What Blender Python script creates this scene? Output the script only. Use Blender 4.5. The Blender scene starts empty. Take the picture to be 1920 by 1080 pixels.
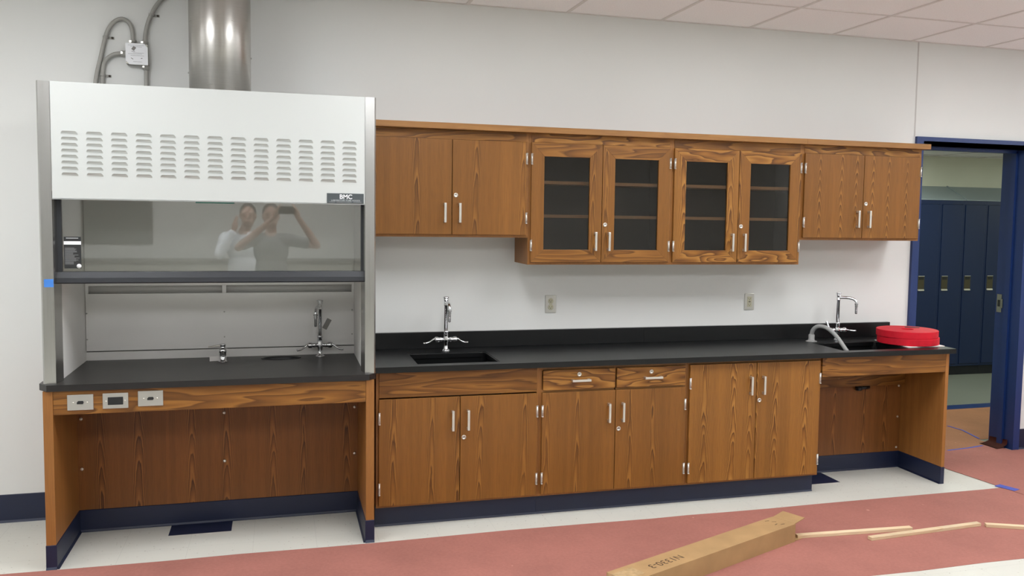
import bpy, bmesh, math, random
from mathutils import Vector, Matrix
random.seed(7)
S = 0.02413                      # scene metres per drawing unit (about an inch)
C = bpy.context.scene.collection
R = math.radians

# ------------------------------------------------------------------ materials
def lin(c):
    return tuple((v/255/12.92 if v/255 <= 0.04045 else ((v/255+0.055)/1.055)**2.4) for v in c) + (1.0,)

class NT:
    def __init__(s, name):
        s.m = bpy.data.materials.new(name); s.m.use_nodes = True
        s.t = s.m.node_tree; s.n = s.t.nodes; s.l = s.t.links
        s.b = s.n['Principled BSDF']
    def add(s, typ, **kw):
        n = s.n.new(typ)
        for k, v in kw.items():
            if k.startswith('_'): setattr(n, k[1:], v)
        return n
    def link(s, a, b): s.l.new(a, b)
    def math(s, op, a, b=None, c=None):
        n = s.n.new('ShaderNodeMath'); n.operation = op
        for i, v in enumerate((a, b, c)):
            if v is None: continue
            if isinstance(v, (int, float)): n.inputs[i].default_value = v
            else: s.l.new(v, n.inputs[i])
        return n.outputs[0]
    def noise(s, vec, scale, detail=2.0, rough=0.5):
        n = s.n.new('ShaderNodeTexNoise'); n.inputs['Scale'].default_value = scale
        n.inputs['Detail'].default_value = detail; n.inputs['Roughness'].default_value = rough
        if vec is not None: s.l.new(vec, n.inputs['Vector'])
        return n.outputs['Fac']
    def ramp(s, fac, stops, interp='LINEAR'):
        n = s.n.new('ShaderNodeValToRGB'); n.color_ramp.interpolation = interp
        e = n.color_ramp.elements
        while len(e) < len(stops): e.new(0.5)
        for el, (p, c) in zip(e, stops): el.position = p; el.color = c if len(c) == 4 else tuple(c)+(1,)
        s.l.new(fac, n.inputs[0]); return n.outputs[0]
    def mix(s, fac, a, b, mode='MIX'):
        n = s.n.new('ShaderNodeMix'); n.data_type = 'RGBA'; n.blend_type = mode
        for i, v in ((0, fac), (6, a), (7, b)):
            if isinstance(v, (int, float)): n.inputs[i].default_value = v
            elif isinstance(v, tuple): n.inputs[i].default_value = v
            else: s.l.new(v, n.inputs[i])
        return n.outputs[2]
    def scale(s, vec, sc):
        n = s.n.new('ShaderNodeVectorMath'); n.operation = 'MULTIPLY'
        s.l.new(vec, n.inputs[0]); n.inputs[1].default_value = sc; return n.outputs[0]
    def bump(s, h, strength=0.1, dist=0.001):
        n = s.n.new('ShaderNodeBump'); n.inputs['Strength'].default_value = strength
        n.inputs['Distance'].default_value = dist
        s.l.new(h, n.inputs['Height']); s.l.new(n.outputs[0], s.b.inputs['Normal'])

def mat(name, rgb, rough=0.5, metal=0.0, spec=0.5, var=0.0, vscale=6.0, bump=0.0, bscale=300.0):
    t = NT(name)
    t.b.inputs['Base Color'].default_value = lin(rgb); t.b.inputs['Roughness'].default_value = rough
    t.b.inputs['Metallic'].default_value = metal; t.b.inputs['Specular IOR Level'].default_value = spec
    if var or bump:
        co = t.add('ShaderNodeTexCoord').outputs['Object']
        if var:
            f = t.noise(co, vscale, 4)
            a = lin(tuple(max(0, v*(1-var)) for v in rgb)); b = lin(tuple(min(255, v*(1+var)) for v in rgb))
            t.link(t.ramp(f, [(0.25, a), (0.75, b)]), t.b.inputs['Base Color'])
        if bump: t.bump(t.noise(co, bscale, 3), bump, 0.0008)
    return t.m

def wood(name, axis, light, mid, dark, contrast=1.0, rings=7.0, strip=0.2, wav=1.0, rough=0.40, arch=3800.0, pitch=0.11, spread=0.045, base=0.22):
    t = NT(name)
    tc = t.add('ShaderNodeTexCoord'); oi = t.add('ShaderNodeObjectInfo')
    off = t.add('ShaderNodeVectorMath', _operation='SCALE'); off.inputs[0].default_value = (3.7, 1.3, 5.9)
    t.link(oi.outputs['Random'], off.inputs['Scale'])
    ad = t.add('ShaderNodeVectorMath', _operation='ADD')
    t.link(tc.outputs['Object'], ad.inputs[0]); t.link(off.outputs[0], ad.inputs[1])
    sp = t.add('ShaderNodeSeparateXYZ'); t.link(ad.outputs[0], sp.inputs[0])
    x, y, z = sp.outputs
    across, along = (t.math('ADD', x, y), z) if axis == 'z' else (z, t.math('ADD', x, t.math('MULTIPLY', y, 0.6)))
    def vec(a, b, c=None):
        cb = t.add('ShaderNodeCombineXYZ'); t.link(a, cb.inputs[0]); t.link(b, cb.inputs[2])
        if c is not None: t.link(c, cb.inputs[1])
        return cb.outputs[0]
    k = contrast
    def mx(a, b, q): return tuple(a[i]+(b[i]-a[i])*q for i in range(3))
    tone = [(0.0, lin(mx(mid, light, k))), (0.40, lin(mid)), (0.72, lin(mx(mid, dark, 0.40*k))), (0.90, lin(mx(mid, dark, k))), (1.0, lin(mx(mid, light, k)))]
    rnd = t.math('MULTIPLY', oi.outputs['Random'], 19.0)
    if axis == 'z':
        # flat-sawn veneer leaves: stacked arches about the heart of each leaf, straight grain beside them
        wob = t.noise(vec(t.math('MULTIPLY', across, 0.6), t.math('MULTIPLY', along, 1.7), rnd), 1.0, 1, 0.4)
        ac = t.math('ADD', across, t.math('MULTIPLY', wob, 0.03))
        q = t.math('DIVIDE', ac, strip); leaf = t.math('FLOOR', q)
        wn = t.add('ShaderNodeTexWhiteNoise', _noise_dimensions='1D'); t.link(leaf, wn.inputs['W'])
        cen = t.math('MULTIPLY_ADD', wn.outputs['Value'], 0.4, 0.3)
        d = t.math('MULTIPLY', t.math('SUBTRACT', t.math('FRACT', q), cen), strip)
        n1 = t.noise(vec(t.math('MULTIPLY', across, 12), t.math('MULTIPLY', along, 2.6*wav), t.math('ADD', rnd, leaf)), 1.0, 2, 0.5)
        fz = t.math('MULTIPLY', t.noise(vec(t.math('MULTIPLY', across, 85), t.math('MULTIPLY', along, 9), rnd), 1.0, 2, 0.6), 0.5)
        n1 = t.math('ADD', n1, t.math('DIVIDE', fz, rings))
        F = t.math('ADD', t.math('ADD', t.math('DIVIDE', along, pitch), t.math('MULTIPLY', t.math('MULTIPLY', d, d), arch)), t.math('MULTIPLY', n1, rings))
        d2 = t.math('DIVIDE', d, spread)
        mask = t.math('ADD', base, t.math('MULTIPLY', 1-base, t.math('POWER', 2.718, t.math('MULTIPLY', -1.0, t.math('MULTIPLY', d2, d2)))))
        lf = t.noise(vec(t.math('MULTIPLY', across, 3.0), t.math('MULTIPLY', along, 4.5), t.math('MULTIPLY', leaf, 3.1)), 1.0, 2, 0.5)
        mask = t.math('MULTIPLY', mask, t.math('MULTIPLY_ADD', lf, 1.7, 0.05))
        mask = t.math('MINIMUM', mask, 1.0)
        col = t.mix(mask, lin(mid), t.ramp(t.math('FRACT', F), tone))
        col = t.mix(1.0, col, t.ramp(wn.outputs['Value'], [(0, (0.93,)*3), (1, (1.06,)*3)]), 'MULTIPLY')
    else:
        n1 = t.noise(vec(t.math('MULTIPLY', across, 15.0), t.math('MULTIPLY', along, 2.0*wav), rnd), 1.0, 1.6, 0.45)
        jag = t.math('MULTIPLY', t.noise(vec(t.math('MULTIPLY', across, 40), t.math('MULTIPLY', along, 9)), 1.0, 2, 0.5), 0.12)
        col = t.ramp(t.math('FRACT', t.math('ADD', t.math('MULTIPLY', n1, rings), jag)), tone)
    po = t.noise(vec(t.math('MULTIPLY', across, 300), t.math('MULTIPLY', along, 8)), 1.0, 3, 0.6)
    col = t.mix(1.0, col, t.ramp(po, [(0.30, (0.80,)*3), (0.52, (1.0,)*3), (0.8, (1.06,)*3)]), 'MULTIPLY')
    st = t.noise(vec(t.math('MULTIPLY', across, 28), t.math('MULTIPLY', along, 0.5), rnd), 1.0, 2, 0.5)
    col = t.mix(1.0, col, t.ramp(st, [(0.3, (0.88,)*3), (0.7, (1.09,)*3)]), 'MULTIPLY')
    t.link(col, t.b.inputs['Base Color'])
    t.b.inputs['Roughness'].default_value = rough; t.b.inputs['Specular IOR Level'].default_value = 0.35
    t.bump(po, 0.05, 0.0004)
    return t.m

OAK = dict(light=(160, 110, 50), mid=(128, 83, 34), dark=(74, 42, 14))
FIG = dict(light=(172, 121, 58), mid=(142, 94, 39), dark=(78, 43, 13))
M = {}
M['oak'] = wood('oak_veneer', 'z', contrast=0.8, rings=3.8, strip=0.21, pitch=0.2, spread=0.032, base=0.14, arch=3000, **OAK)
M['oak_fig'] = wood('oak_veneer_figured', 'z', contrast=0.9, rings=4.6, strip=0.16, pitch=0.13, spread=0.055, base=0.4, arch=2200, wav=1.2, **FIG)
M['oak_cath'] = wood('oak_veneer_cathedral', 'z', contrast=0.8, rings=1.6, strip=0.135, pitch=0.07, spread=0.03, base=0.15, arch=3600, **OAK)
M['oak_h'] = wood('oak_rail', 'x', contrast=0.6, rings=7, wav=0.8, **OAK)
M['oak_draw'] = wood('oak_drawer_front', 'x', contrast=0.85, rings=7, wav=1.5, **FIG)
M['oak_panel'] = wood('oak_panel', 'z', contrast=0.95, rings=3.6, strip=0.2, pitch=0.17, spread=0.045, base=0.2, arch=2600, light=(154, 101, 50), mid=(126, 78, 36), dark=(72, 40, 15))
M['oak_edge'] = wood('oak_edge_band', 'z', contrast=0.2, rings=2, base=0.1, light=(168, 116, 62), mid=(150, 100, 50), dark=(114, 72, 32))
M['oak_edge_h'] = wood('oak_edge_band_long', 'x', contrast=0.2, rings=3, light=(168, 122, 70), mid=(150, 106, 58), dark=(114, 75, 40))
M['shelf'] = wood('oak_shelf', 'x', contrast=0.2, rings=3, light=(206, 168, 130), mid=(196, 156, 118), dark=(160, 120, 84))
M['inside'] = mat('cabinet_interior_dim', (60, 52, 46), 0.5, var=0.04)  # dark colour carries the shade inside the cabinets
M['steel_pull'] = mat('satin_nickel', (214, 210, 202), 0.32, 0.85)
M['chrome'] = mat('chrome', (228, 229, 231), 0.13, 1.0)
M['dark_chrome'] = mat('ribbed_chrome', (150, 150, 150), 0.25, 1.0)
M['zinc'] = mat('zinc_conduit', (158, 156, 150), 0.6, 0.15, bump=0.05)
M['epoxy'] = mat('black_epoxy', (11, 12, 13), 0.33, 0, 0.38, var=0.06, vscale=30)
M['epoxy_hood'] = mat('black_epoxy_painted_sheen', (27, 24, 24), 0.34, 0, 0.5, var=0.05, vscale=30)  # same epoxy, base colour lightened to carry the reflection on the hood top
M['black'] = mat('black_plastic', (24, 25, 27), 0.4)
M['sash_black'] = mat('black_anodised', (38, 40, 44), 0.42, 0.1)
M['hood_white'] = mat('hood_enamel', (188, 190, 187), 0.35)
M['liner'] = mat('hood_liner', (236, 233, 229), 0.55, var=0.015, vscale=2)
M['plenum'] = mat('plenum_shade_grey', (200, 197, 193), 0.6)  # darker than the liner, shade behind the baffle slot put into the colour
M['navy'] = mat('navy_vinyl', (20, 29, 56), 0.42, var=0.05)
M['navy_tile'] = mat('navy_floor_tile', (21, 28, 56), 0.4, var=0.06)
M['door_blue'] = mat('blue_enamel', (22, 48, 100), 0.38, var=0.02)
M['locker'] = mat('locker_enamel', (10, 33, 74), 0.42)
M['locker_dark'] = mat('locker_plinth', (10, 12, 22), 0.6)
M['locker_top'] = mat('locker_slope_cap', (142, 154, 160), 0.4)
M['latch'] = mat('latch_recess', (84, 78, 60), 0.4, 0.5)
M['bright'] = mat('bright_metal', (226, 222, 212), 0.3, 0.7)
M['wall'] = mat('painted_wall', (218, 218, 215), 0.75, 0, 0.25, var=0.008, vscale=1.2, bump=0.05, bscale=260)
M['hall_wall'] = mat('hall_wall_paint', (214, 214, 198), 0.75, 0, 0.25, var=0.02, vscale=2)
M['joint'] = mat('control_joint', (186, 183, 179), 0.7)
M['paper'] = mat('white_paper', (232, 228, 224), 0.6)
M['label_black'] = mat('label_black', (36, 37, 38), 0.45)
M['label_grey'] = mat('label_print', (120, 121, 122), 0.5)
M['label_white'] = mat('label_white', (228, 228, 230), 0.5)
M['sign'] = mat('sign_plate', (66, 72, 74), 0.45)
M['sign_faint'] = mat('sign_print', (168, 172, 173), 0.5)
M['teal'] = mat('teal_strip', (42, 98, 84), 0.5)
M['tape'] = mat('blue_tape', (58, 120, 200), 0.6, var=0.04, vscale=40)
M['tape_floor'] = mat('blue_tape_dull', (66, 78, 168), 0.6, var=0.06, vscale=40)
M['red'] = mat('red_plastic', (196, 24, 42), 0.6, 0, 0.2, var=0.04, vscale=20)
M['hose'] = mat('grey_hose', (150, 150, 148), 0.5)
M['outlet_ivory'] = mat('outlet_ivory', (176, 172, 148), 0.45)
M['outlet_steel'] = mat('outlet_steel', (186, 184, 178), 0.36, 0.75)
M['slot'] = mat('slot_dark', (58, 50, 42), 0.6)
M['tag'] = mat('grey_tag', (120, 116, 112), 0.5)
M['card'] = mat('cardboard', (170, 137, 96), 0.75, 0, 0.2, var=0.05, vscale=9, bump=0.05, bscale=160)
M['clear_tape'] = mat('parcel_tape', (186, 158, 118), 0.15, 0, 0.5, var=0.08, vscale=60, bump=0.25, bscale=60)
M['marker'] = mat('marker_ink', (66, 48, 34), 0.6)
M['pine'] = wood('pine_stick', 'x', contrast=0.3, rings=4, light=(236, 216, 184), mid=(228, 204, 168), dark=(186, 146, 100), rough=0.6)
M['tbar'] = mat('ceiling_tee', (214, 208, 205), 0.5)

def brushed(name, rgb, rough, axis, aniso=0.0):
    t = NT(name); co = t.add('ShaderNodeTexCoord').outputs['Object']
    sc = {'z': (220, 220, 2.5), 'x': (2.5, 220, 220), 'ring': (9, 9, 130)}[axis]
    n = t.noise(t.scale(co, sc), 1.0, 3, 0.6)
    t.link(t.ramp(n, [(0.3, lin(tuple(v*0.97 for v in rgb))), (0.7, lin(rgb))]), t.b.inputs['Base Color'])
    t.b.inputs['Metallic'].default_value = 1.0
    rr = t.math('MULTIPLY_ADD', n, 0.12, rough-0.06); t.link(rr, t.b.inputs['Roughness'])
    t.bump(n, 0.03, 0.0003)
    if aniso:
        tg = t.add('ShaderNodeTangent', _direction_type='RADIAL', _axis='Z'); t.link(tg.outputs[0], t.b.inputs['Tangent'])
        t.b.inputs['Anisotropic'].default_value = aniso; t.b.inputs['Anisotropic Rotation'].default_value = 0.25
    return t.m
M['stainless'] = brushed('brushed_stainless', (200, 199, 196), 0.24, 'z')
M['duct'] = brushed('duct_stainless', (196, 193, 188), 0.30, 'ring', 0.85)

def floor_mat(name, base, speck):
    t = NT(name); co = t.add('ShaderNodeTexCoord').outputs['Object']
    v = t.add('ShaderNodeTexVoronoi'); v.inputs['Scale'].default_value = 34; t.link(t.scale(co, (1, 1.5, 1)), v.inputs['Vector'])
    f = t.noise(co, 3.0, 3); f2 = t.noise(co, 90, 3)
    col = t.ramp(f, [(0.3, lin(tuple(c*0.975 for c in base))), (0.7, lin(base))])
    mask = t.math('MULTIPLY', t.math('LESS_THAN', v.outputs['Distance'], 0.15), t.math('GREATER_THAN', f2, 0.54))
    col = t.mix(mask, col, lin(speck))
    br = t.add('ShaderNodeTexBrick'); br.offset = 0
    br.inputs['Scale'].default_value = 1.0; br.inputs['Brick Width'].default_value = 0.305; br.inputs['Row Height'].default_value = 0.305
    br.inputs['Mortar Size'].default_value = 0.0009; br.inputs['Mortar Smooth'].default_value = 0.3
    t.link(co, br.inputs['Vector'])
    col = t.mix(t.math('MULTIPLY', br.outputs['Fac'], 0.35), col, lin(tuple(c*0.7 for c in base)))
    t.link(col, t.b.inputs['Base Color']); t.b.inputs['Roughness'].default_value = 0.36
    return t.m
M['floor'] = floor_mat('vinyl_floor', (212, 210, 200), (160, 154, 140))
M['hall_floor'] = floor_mat('hall_floor', (126, 130, 120), (110, 112, 102))

def paper_mat(name, rgb):
    t = NT(name); co = t.add('ShaderNodeTexCoord').outputs['Object']
    f = t.noise(co, 2.2, 5, 0.6); g = t.noise(co, 60, 4, 0.7); k = t.noise(co, 14, 1)
    col = t.ramp(f, [(0.25, lin(tuple(c*0.93 for c in rgb))), (0.75, lin(tuple(min(255, c*1.05) for c in rgb)))])
    col = t.mix(1.0, col, t.ramp(g, [(0.3, (0.9,)*3), (0.7, (1.06,)*3)]), 'MULTIPLY')
    col = t.mix(t.math('MULTIPLY', t.math('GREATER_THAN', k, 0.795), 0.4), col, lin((222, 170, 150)))
    t.link(col, t.b.inputs['Base Color']); t.b.inputs['Roughness'].default_value = 0.8
    t.b.inputs['Specular IOR Level'].default_value = 0.25
    t.bump(t.noise(co, 5, 4), 0.35, 0.006)
    return t.m
M['rosin'] = paper_mat('rosin_paper', (164, 108, 97))
M['kraft'] = paper_mat('kraft_paper', (160, 112, 82))

def tile_mat():
    t = NT('ceiling_tile'); co = t.add('ShaderNodeTexCoord').outputs['Object']
    f = t.noise(co, 140, 4, 0.7)
    t.link(t.ramp(f, [(0.3, lin((234, 231, 231))), (0.6, lin((245, 243, 243)))]), t.b.inputs['Base Color'])
    t.b.inputs['Roughness'].default_value = 0.9; t.b.inputs['Specular IOR Level'].default_value = 0.1
    t.bump(f, 0.2, 0.002); return t.m
M['tile'] = tile_mat()

def glass_mat(name, tint, refl):
    t = NT(name); t.n.remove(t.b)
    out = t.n['Material Output']
    tr = t.add('ShaderNodeBsdfTransparent'); tr.inputs[0].default_value = lin(tint)
    gl = t.add('ShaderNodeBsdfGlossy'); gl.inputs['Roughness'].default_value = 0.02
    fr = t.add('ShaderNodeFresnel'); fr.inputs['IOR'].default_value = 1.5
    mx = t.add('ShaderNodeMixShader')
    t.link(t.math('MULTIPLY_ADD', fr.outputs[0], 1.0, refl), mx.inputs[0])
    t.link(tr.outputs[0], mx.inputs[1]); t.link(gl.outputs[0], mx.inputs[2]); t.link(mx.outputs[0], out.inputs[0])
    return t.m
M['glass'] = glass_mat('cabinet_glass', (226, 222, 216), 0.0)
M['sash_glass'] = glass_mat('sash_glass', (247, 249, 247), 0.13)

def emit(name, rgb, strength):
    t = NT(name); t.b.inputs['Base Color'].default_value = lin(rgb)
    t.b.inputs['Emission Color'].default_value = lin(rgb); t.b.inputs['Emission Strength'].default_value = strength
    return t.m
M['lamp'] = emit('troffer_diffuser', (247, 250, 254), 16.6)
M['hall_lamp'] = emit('hall_troffer_diffuser', (246, 255, 240), 15.0)

# ------------------------------------------------------------------ mesh helpers
class MB:
    def __init__(s): s.bm = bmesh.new()
    def _take(s, t, smooth=False, Mx=None):
        if Mx is not None: bmesh.ops.transform(t, matrix=Mx, verts=t.verts)
        for f in t.faces: f.smooth = smooth
        me = bpy.data.meshes.new('tmp'); t.to_mesh(me); t.free(); s.bm.from_mesh(me); bpy.data.meshes.remove(me)
        return s
    def box(s, x0, x1, y0, y1, z0, z1, b=0.0, seg=2, Mx=None):
        t = bmesh.new(); bmesh.ops.create_cube(t, size=1)
        for v in t.verts:
            v.co = Vector(((x0+x1)/2+v.co.x*(x1-x0), (y0+y1)/2+v.co.y*(y1-y0), (z0+z1)/2+v.co.z*(z1-z0)))
        if b: bmesh.ops.bevel(t, geom=list(t.edges), offset=b, segments=seg, affect='EDGES', profile=0.5)
        return s._take(t, False, Mx)
    def prism(s, pts, axis, a0, a1, b=0.0, Mx=None):
        """closed outline in the plane normal to axis, pushed from a0 to a1"""
        t = bmesh.new()
        def P(u, v, a): return {'x': (a, u, v), 'y': (u, a, v), 'z': (u, v, a)}[axis]
        lo = [t.verts.new(P(u, v, a0)) for u, v in pts]; hi = [t.verts.new(P(u, v, a1)) for u, v in pts]
        n = len(pts); t.faces.new(lo); t.faces.new(hi[::-1])
        for i in range(n): t.faces.new((lo[i], hi[i], hi[(i+1) % n], lo[(i+1) % n]))
        bmesh.ops.recalc_face_normals(t, faces=t.faces)
        if b: bmesh.ops.bevel(t, geom=list(t.edges), offset=b, segments=2, affect='EDGES', profile=0.5)
        return s._take(t, False, Mx)
    def lathe(s, c, prof, axis='z', n=28, Mx=None, smooth=True):
        """prof: (radius, height) pairs turned about axis through c"""
        t = bmesh.new(); rings = []
        ax = {'z': lambda r, a, h: (r*math.cos(a), r*math.sin(a), h), 'x': lambda r, a, h: (h, r*math.cos(a), r*math.sin(a)),
              'y': lambda r, a, h: (r*math.cos(a), h, r*math.sin(a))}[axis]
        for r, h in prof:
            rings.append([t.verts.new(Vector(c)+Vector(ax(r, 2*math.pi*i/n, h))) for i in range(n)])
        for A, B in zip(rings, rings[1:]):
            for i in range(n): t.faces.new((A[i], A[(i+1) % n], B[(i+1) % n], B[i]))
        t.faces.new(rings[0]); t.faces.new(rings[-1])
        bmesh.ops.recalc_face_normals(t, faces=t.faces)
        return s._take(t, smooth, Mx)
    def tube(s, pts, r, n=12, smooth=True, sub=0, Mx=None):
        P = [Vector(p) for p in pts]; rad = list(r) if isinstance(r, (list, tuple)) else [r]*len(P)
        if sub:
            Q, q = [], []
            for i in range(len(P)-1):
                p0 = P[max(i-1, 0)]; p1 = P[i]; p2 = P[i+1]; p3 = P[min(i+2, len(P)-1)]
                for k in range(sub):
                    u = k/sub
                    Q.append(0.5*((2*p1)+(p2-p0)*u+(2*p0-5*p1+4*p2-p3)*u*u+(3*p1-p0-3*p2+p3)*u**3)); q.append(rad[i]+(rad[i+1]-rad[i])*u)
            Q.append(P[-1]); q.append(rad[-1]); P, rad = Q, q
        t = bmesh.new(); rings = []; nrm = None
        for i, p in enumerate(P):
            d = (P[min(i+1, len(P)-1)]-P[max(i-1, 0)]).normalized()
            if nrm is None:
                nrm = d.orthogonal().normalized()
            nrm = (nrm-d*nrm.dot(d)).normalized(); bi = d.cross(nrm)
            rings.append([t.verts.new(p+(nrm*math.cos(2*math.pi*k/n)+bi*math.sin(2*math.pi*k/n))*rad[i]) for k in range(n)])
        for A, B in zip(rings, rings[1:]):
            for i in range(n): t.faces.new((A[i], A[(i+1) % n], B[(i+1) % n], B[i]))
        t.faces.new(rings[0]); t.faces.new(rings[-1])
        bmesh.ops.recalc_face_normals(t, faces=t.faces)
        return s._take(t, smooth, Mx)
    def text(s, body, size, Mx, depth=0.02, bold=0.0, align='CENTER', width=1.0):
        cu = bpy.data.curves.new('t', 'FONT'); cu.body = body; cu.size = size; cu.extrude = depth; cu.offset = bold
        cu.align_x = align; cu.align_y = 'CENTER'; cu.resolution_u = 4
        o = bpy.data.objects.new('t', cu); C.objects.link(o); bpy.context.view_layer.update()
        me = bpy.data.meshes.new_from_object(o.evaluated_get(bpy.context.evaluated_depsgraph_get()))
        bpy.data.objects.remove(o); bpy.data.curves.remove(cu)
        t = bmesh.new(); t.from_mesh(me); bpy.data.meshes.remove(me)
        return s._take(t, False, Mx)
    def build(s, name, m, parent=None, origin=None):
        o_ = origin if origin is not None else (Vector(parent['_o']) if parent is not None else Vector((0, 0, 0)))
        o_ = Vector(o_)
        for v in s.bm.verts: v.co = (v.co-o_)*S
        me = bpy.data.meshes.new(name); s.bm.to_mesh(me); s.bm.free()
        me.materials.append(M[m] if isinstance(m, str) else m)
        ob = bpy.data.objects.new(name, me); C.objects.link(ob)
        ob['_o'] = tuple(o_)
        if parent is not None: ob.parent = parent
        else: ob.location = o_*S
        return ob

def thing(name, label, cat, o, group=None):
    e = bpy.data.objects.new(name, None); C.objects.link(e); e.location = Vector(o)*S; e['_o'] = tuple(o)
    e.empty_display_size = 0.05
    return tag(e, label, cat, group)
def tag(e, label, cat, group=None):
    e['label'] = label; e['category'] = cat
    if group: e['group'] = group
    return e
def struct(o): o['kind'] = 'structure'; return o
def face_text(x, y, z):   # lettering plane that faces the room (towards -y)
    return Matrix.Translation((x, y, z)) @ Matrix.Rotation(R(90), 4, 'X')

# ------------------------------------------------------------------ the room
ZC = 119.3; XL, XR, YF = -190.0, 262.0, -345.0
DX0, DX1, DZ, WT = 153.5, 195.0, 92.8, 8.6
fl = MB().box(XL-6, XR+6, YF-6, WT*0.5, -4, 0).build('floor', 'floor'); struct(fl)
struct(MB().box(-45, 420, WT*0.5, 128, -4, 0).build('floor_hall', 'hall_floor'))
w = MB()
w.box(XL-6, DX0+1, 0, WT, 0, ZC); w.box(DX1-1, 420, 0, WT, 0, ZC); w.box(DX0+1, DX1-1, 0, WT, DZ-1.2, ZC)
struct(w.build('wall_back', 'wall'))
struct(MB().box(XL-6, XL, YF, 0, 0, ZC).build('wall_left', 'wall'))
struct(MB().box(XR, XR+6, YF, 0, 0, ZC).build('wall_right', 'wall'))
struct(MB().box(XL-6, XR+6, YF-6, YF, 0, ZC).build('wall_front', 'wall'))
struct(MB().box(-45, 420, 128, 134, 0, 112).build('wall_hall', 'hall_wall'))
struct(MB().box(-51, -45, WT, 128, 0, 112).build('wall_hall_end', 'hall_wall'))
struct(MB().box(420, 426, 0, 134, 0, 112).build('wall_hall_far', 'hall_wall'))
ce = struct(MB().box(XL-6, XR+6, YF-6, 0, ZC, ZC+3).build('ceiling', 'tile'))
TP = 25.3; g = MB()
i0 = math.floor((XL-49.25)/TP)
for i in range(i0, int((XR-49.25)/TP)+1): 
    X = 49.25+TP*i
    if XL < X < XR: g.box(X-0.45, X+0.45, YF, 0, ZC-0.12, ZC+0.2)
y = -25.25
while y > YF: g.box(XL, XR, y-0.45, y+0.45, ZC-0.13, ZC+0.2); y -= TP
g.box(XL, XR, -0.8, 0, ZC-0.14, ZC+0.2)
struct(g.build('ceiling_grid', 'tbar', ce))
hc = struct(MB().box(-45, 420, WT, 128, 98.2, 101).build('ceiling_hall', 'tile'))
g = MB()
for i in range(18): X = -40+TP*i; g.box(X-0.45, X+0.45, WT, 128, 98.05, 98.4)
for k in range(5): g.box(-45, 420, 20+TP*k-0.45, 20+TP*k+0.45, 98.04, 98.4)
struct(g.build('ceiling_grid', 'tbar', hc))
struct(MB().box(153.05, 153.45, -0.06, 0.05, DZ, ZC).build('trim_1', 'joint'))

def cove(mb, x0, x1, yw, h=6.2, toe=0.45):   # vinyl base on a wall that faces -y
    mb.prism([(yw, 0), (yw-toe, 0), (yw-toe*0.75, 0.12), (yw-0.16, 0.5), (yw-0.12, h-0.1), (yw-0.06, h), (yw, h)], 'x', x0, x1)
b = MB(); cove(b, XL, -62.6, 0); struct(b.build('baseboard_left', 'navy'))
b = MB(); cove(b, DX1+0.05, XR, 0); struct(b.build('baseboard_right', 'navy'))

# door frame in the opening
d = MB()
F0 = -0.9
d.prism([(DX0, F0), (DX0+2.3, F0), (DX0+2.3, 3.0), (DX0+3.0, 3.0), (DX0+3.0, 5.0), (DX0+2.3, 5.0), (DX0+2.3, 9.0), (DX0, 9.0), (DX0, 8.6), (DX0+1.0, 8.6), (DX0+1.0, 0), (DX0, 0)], 'z', 0, DZ)
d.prism([(DX1, F0), (DX1-2.3, F0), (DX1-2.3, 3.0), (DX1-3.0, 3.0), (DX1-3.0, 5.0), (DX1-2.3, 5.0), (DX1-2.3, 9.0), (DX1, 9.0), (DX1, 8.6), (DX1-1.0, 8.6), (DX1-1.0, 0), (DX1, 0)], 'z', 0, DZ)
d.box(DX0+2.3, DX1-2.3, F0, 9.0, DZ-2.6, DZ-1.2); d.box(DX0+2.3, DX1-2.3, F0, 0, DZ-2.6, DZ); d.box(DX0+2.3, DX1-2.3, 3.0, 5.0, DZ-3.3, DZ-2.6)
df = struct(d.build('door_1', 'door_blue', origin=(174, 0, 0)))
sp = MB(); sp.box(DX1-2.42, DX1-2.25, 6.4, 8.4, 41.2, 46.8, 0.05); sp.box(DX1-2.5, DX1-2.3, 5.9, 7.2, 42.6, 45.4, 0.05)
spo = sp.build('strike_plate', 'dark_chrome', df)
MB().box(DX1-2.53, DX1-2.41, 6.9, 7.9, 43.0, 45.0).build('latch_hole', 'black', spo)

# ceiling lights (recessed in the grid)
def troffer(X0, y0, m, label, zc, nx=1, ny=2, grp='recessed ceiling lights'):
    X1, y1 = X0+TP*nx, y0-TP*ny
    t = thing('ceiling_light', label, 'ceiling light', ((X0+X1)/2, (y0+y1)/2, zc), grp)
    f = MB()
    f.box(X0+.5, X1-.5, y1+.5, y1+1.4, zc-.28, zc+.1); f.box(X0+.5, X1-.5, y0-1.4, y0-.5, zc-.28, zc+.1)
    f.box(X0+.5, X0+1.4, y1+1.4, y0-1.4, zc-.28, zc+.1); f.box(X1-1.4, X1-.5, y1+1.4, y0-1.4, zc-.28, zc+.1)
    f.build('frame', 'hood_white', t)
    MB().box(X0+1.4, X1-1.4, y1+1.4, y0-1.4, zc-.2, zc-.1).build('diffuser', m, t)
for i in (-8, -5, -2, 1, 4, 7):
    for k in (1, 7):
        troffer(49.25+TP*i, -25.25-TP*k, 'lamp', 'white recessed ceiling light panel in the classroom ceiling', ZC)
for X in (60+0.6, 212-0.2, 339-0.2):
    troffer(-40+TP*round((X+40)/TP), 20+TP*3, 'hall_lamp', 'white recessed light panel in the hallway ceiling', 98.2, grp='hallway ceiling lights')

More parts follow.
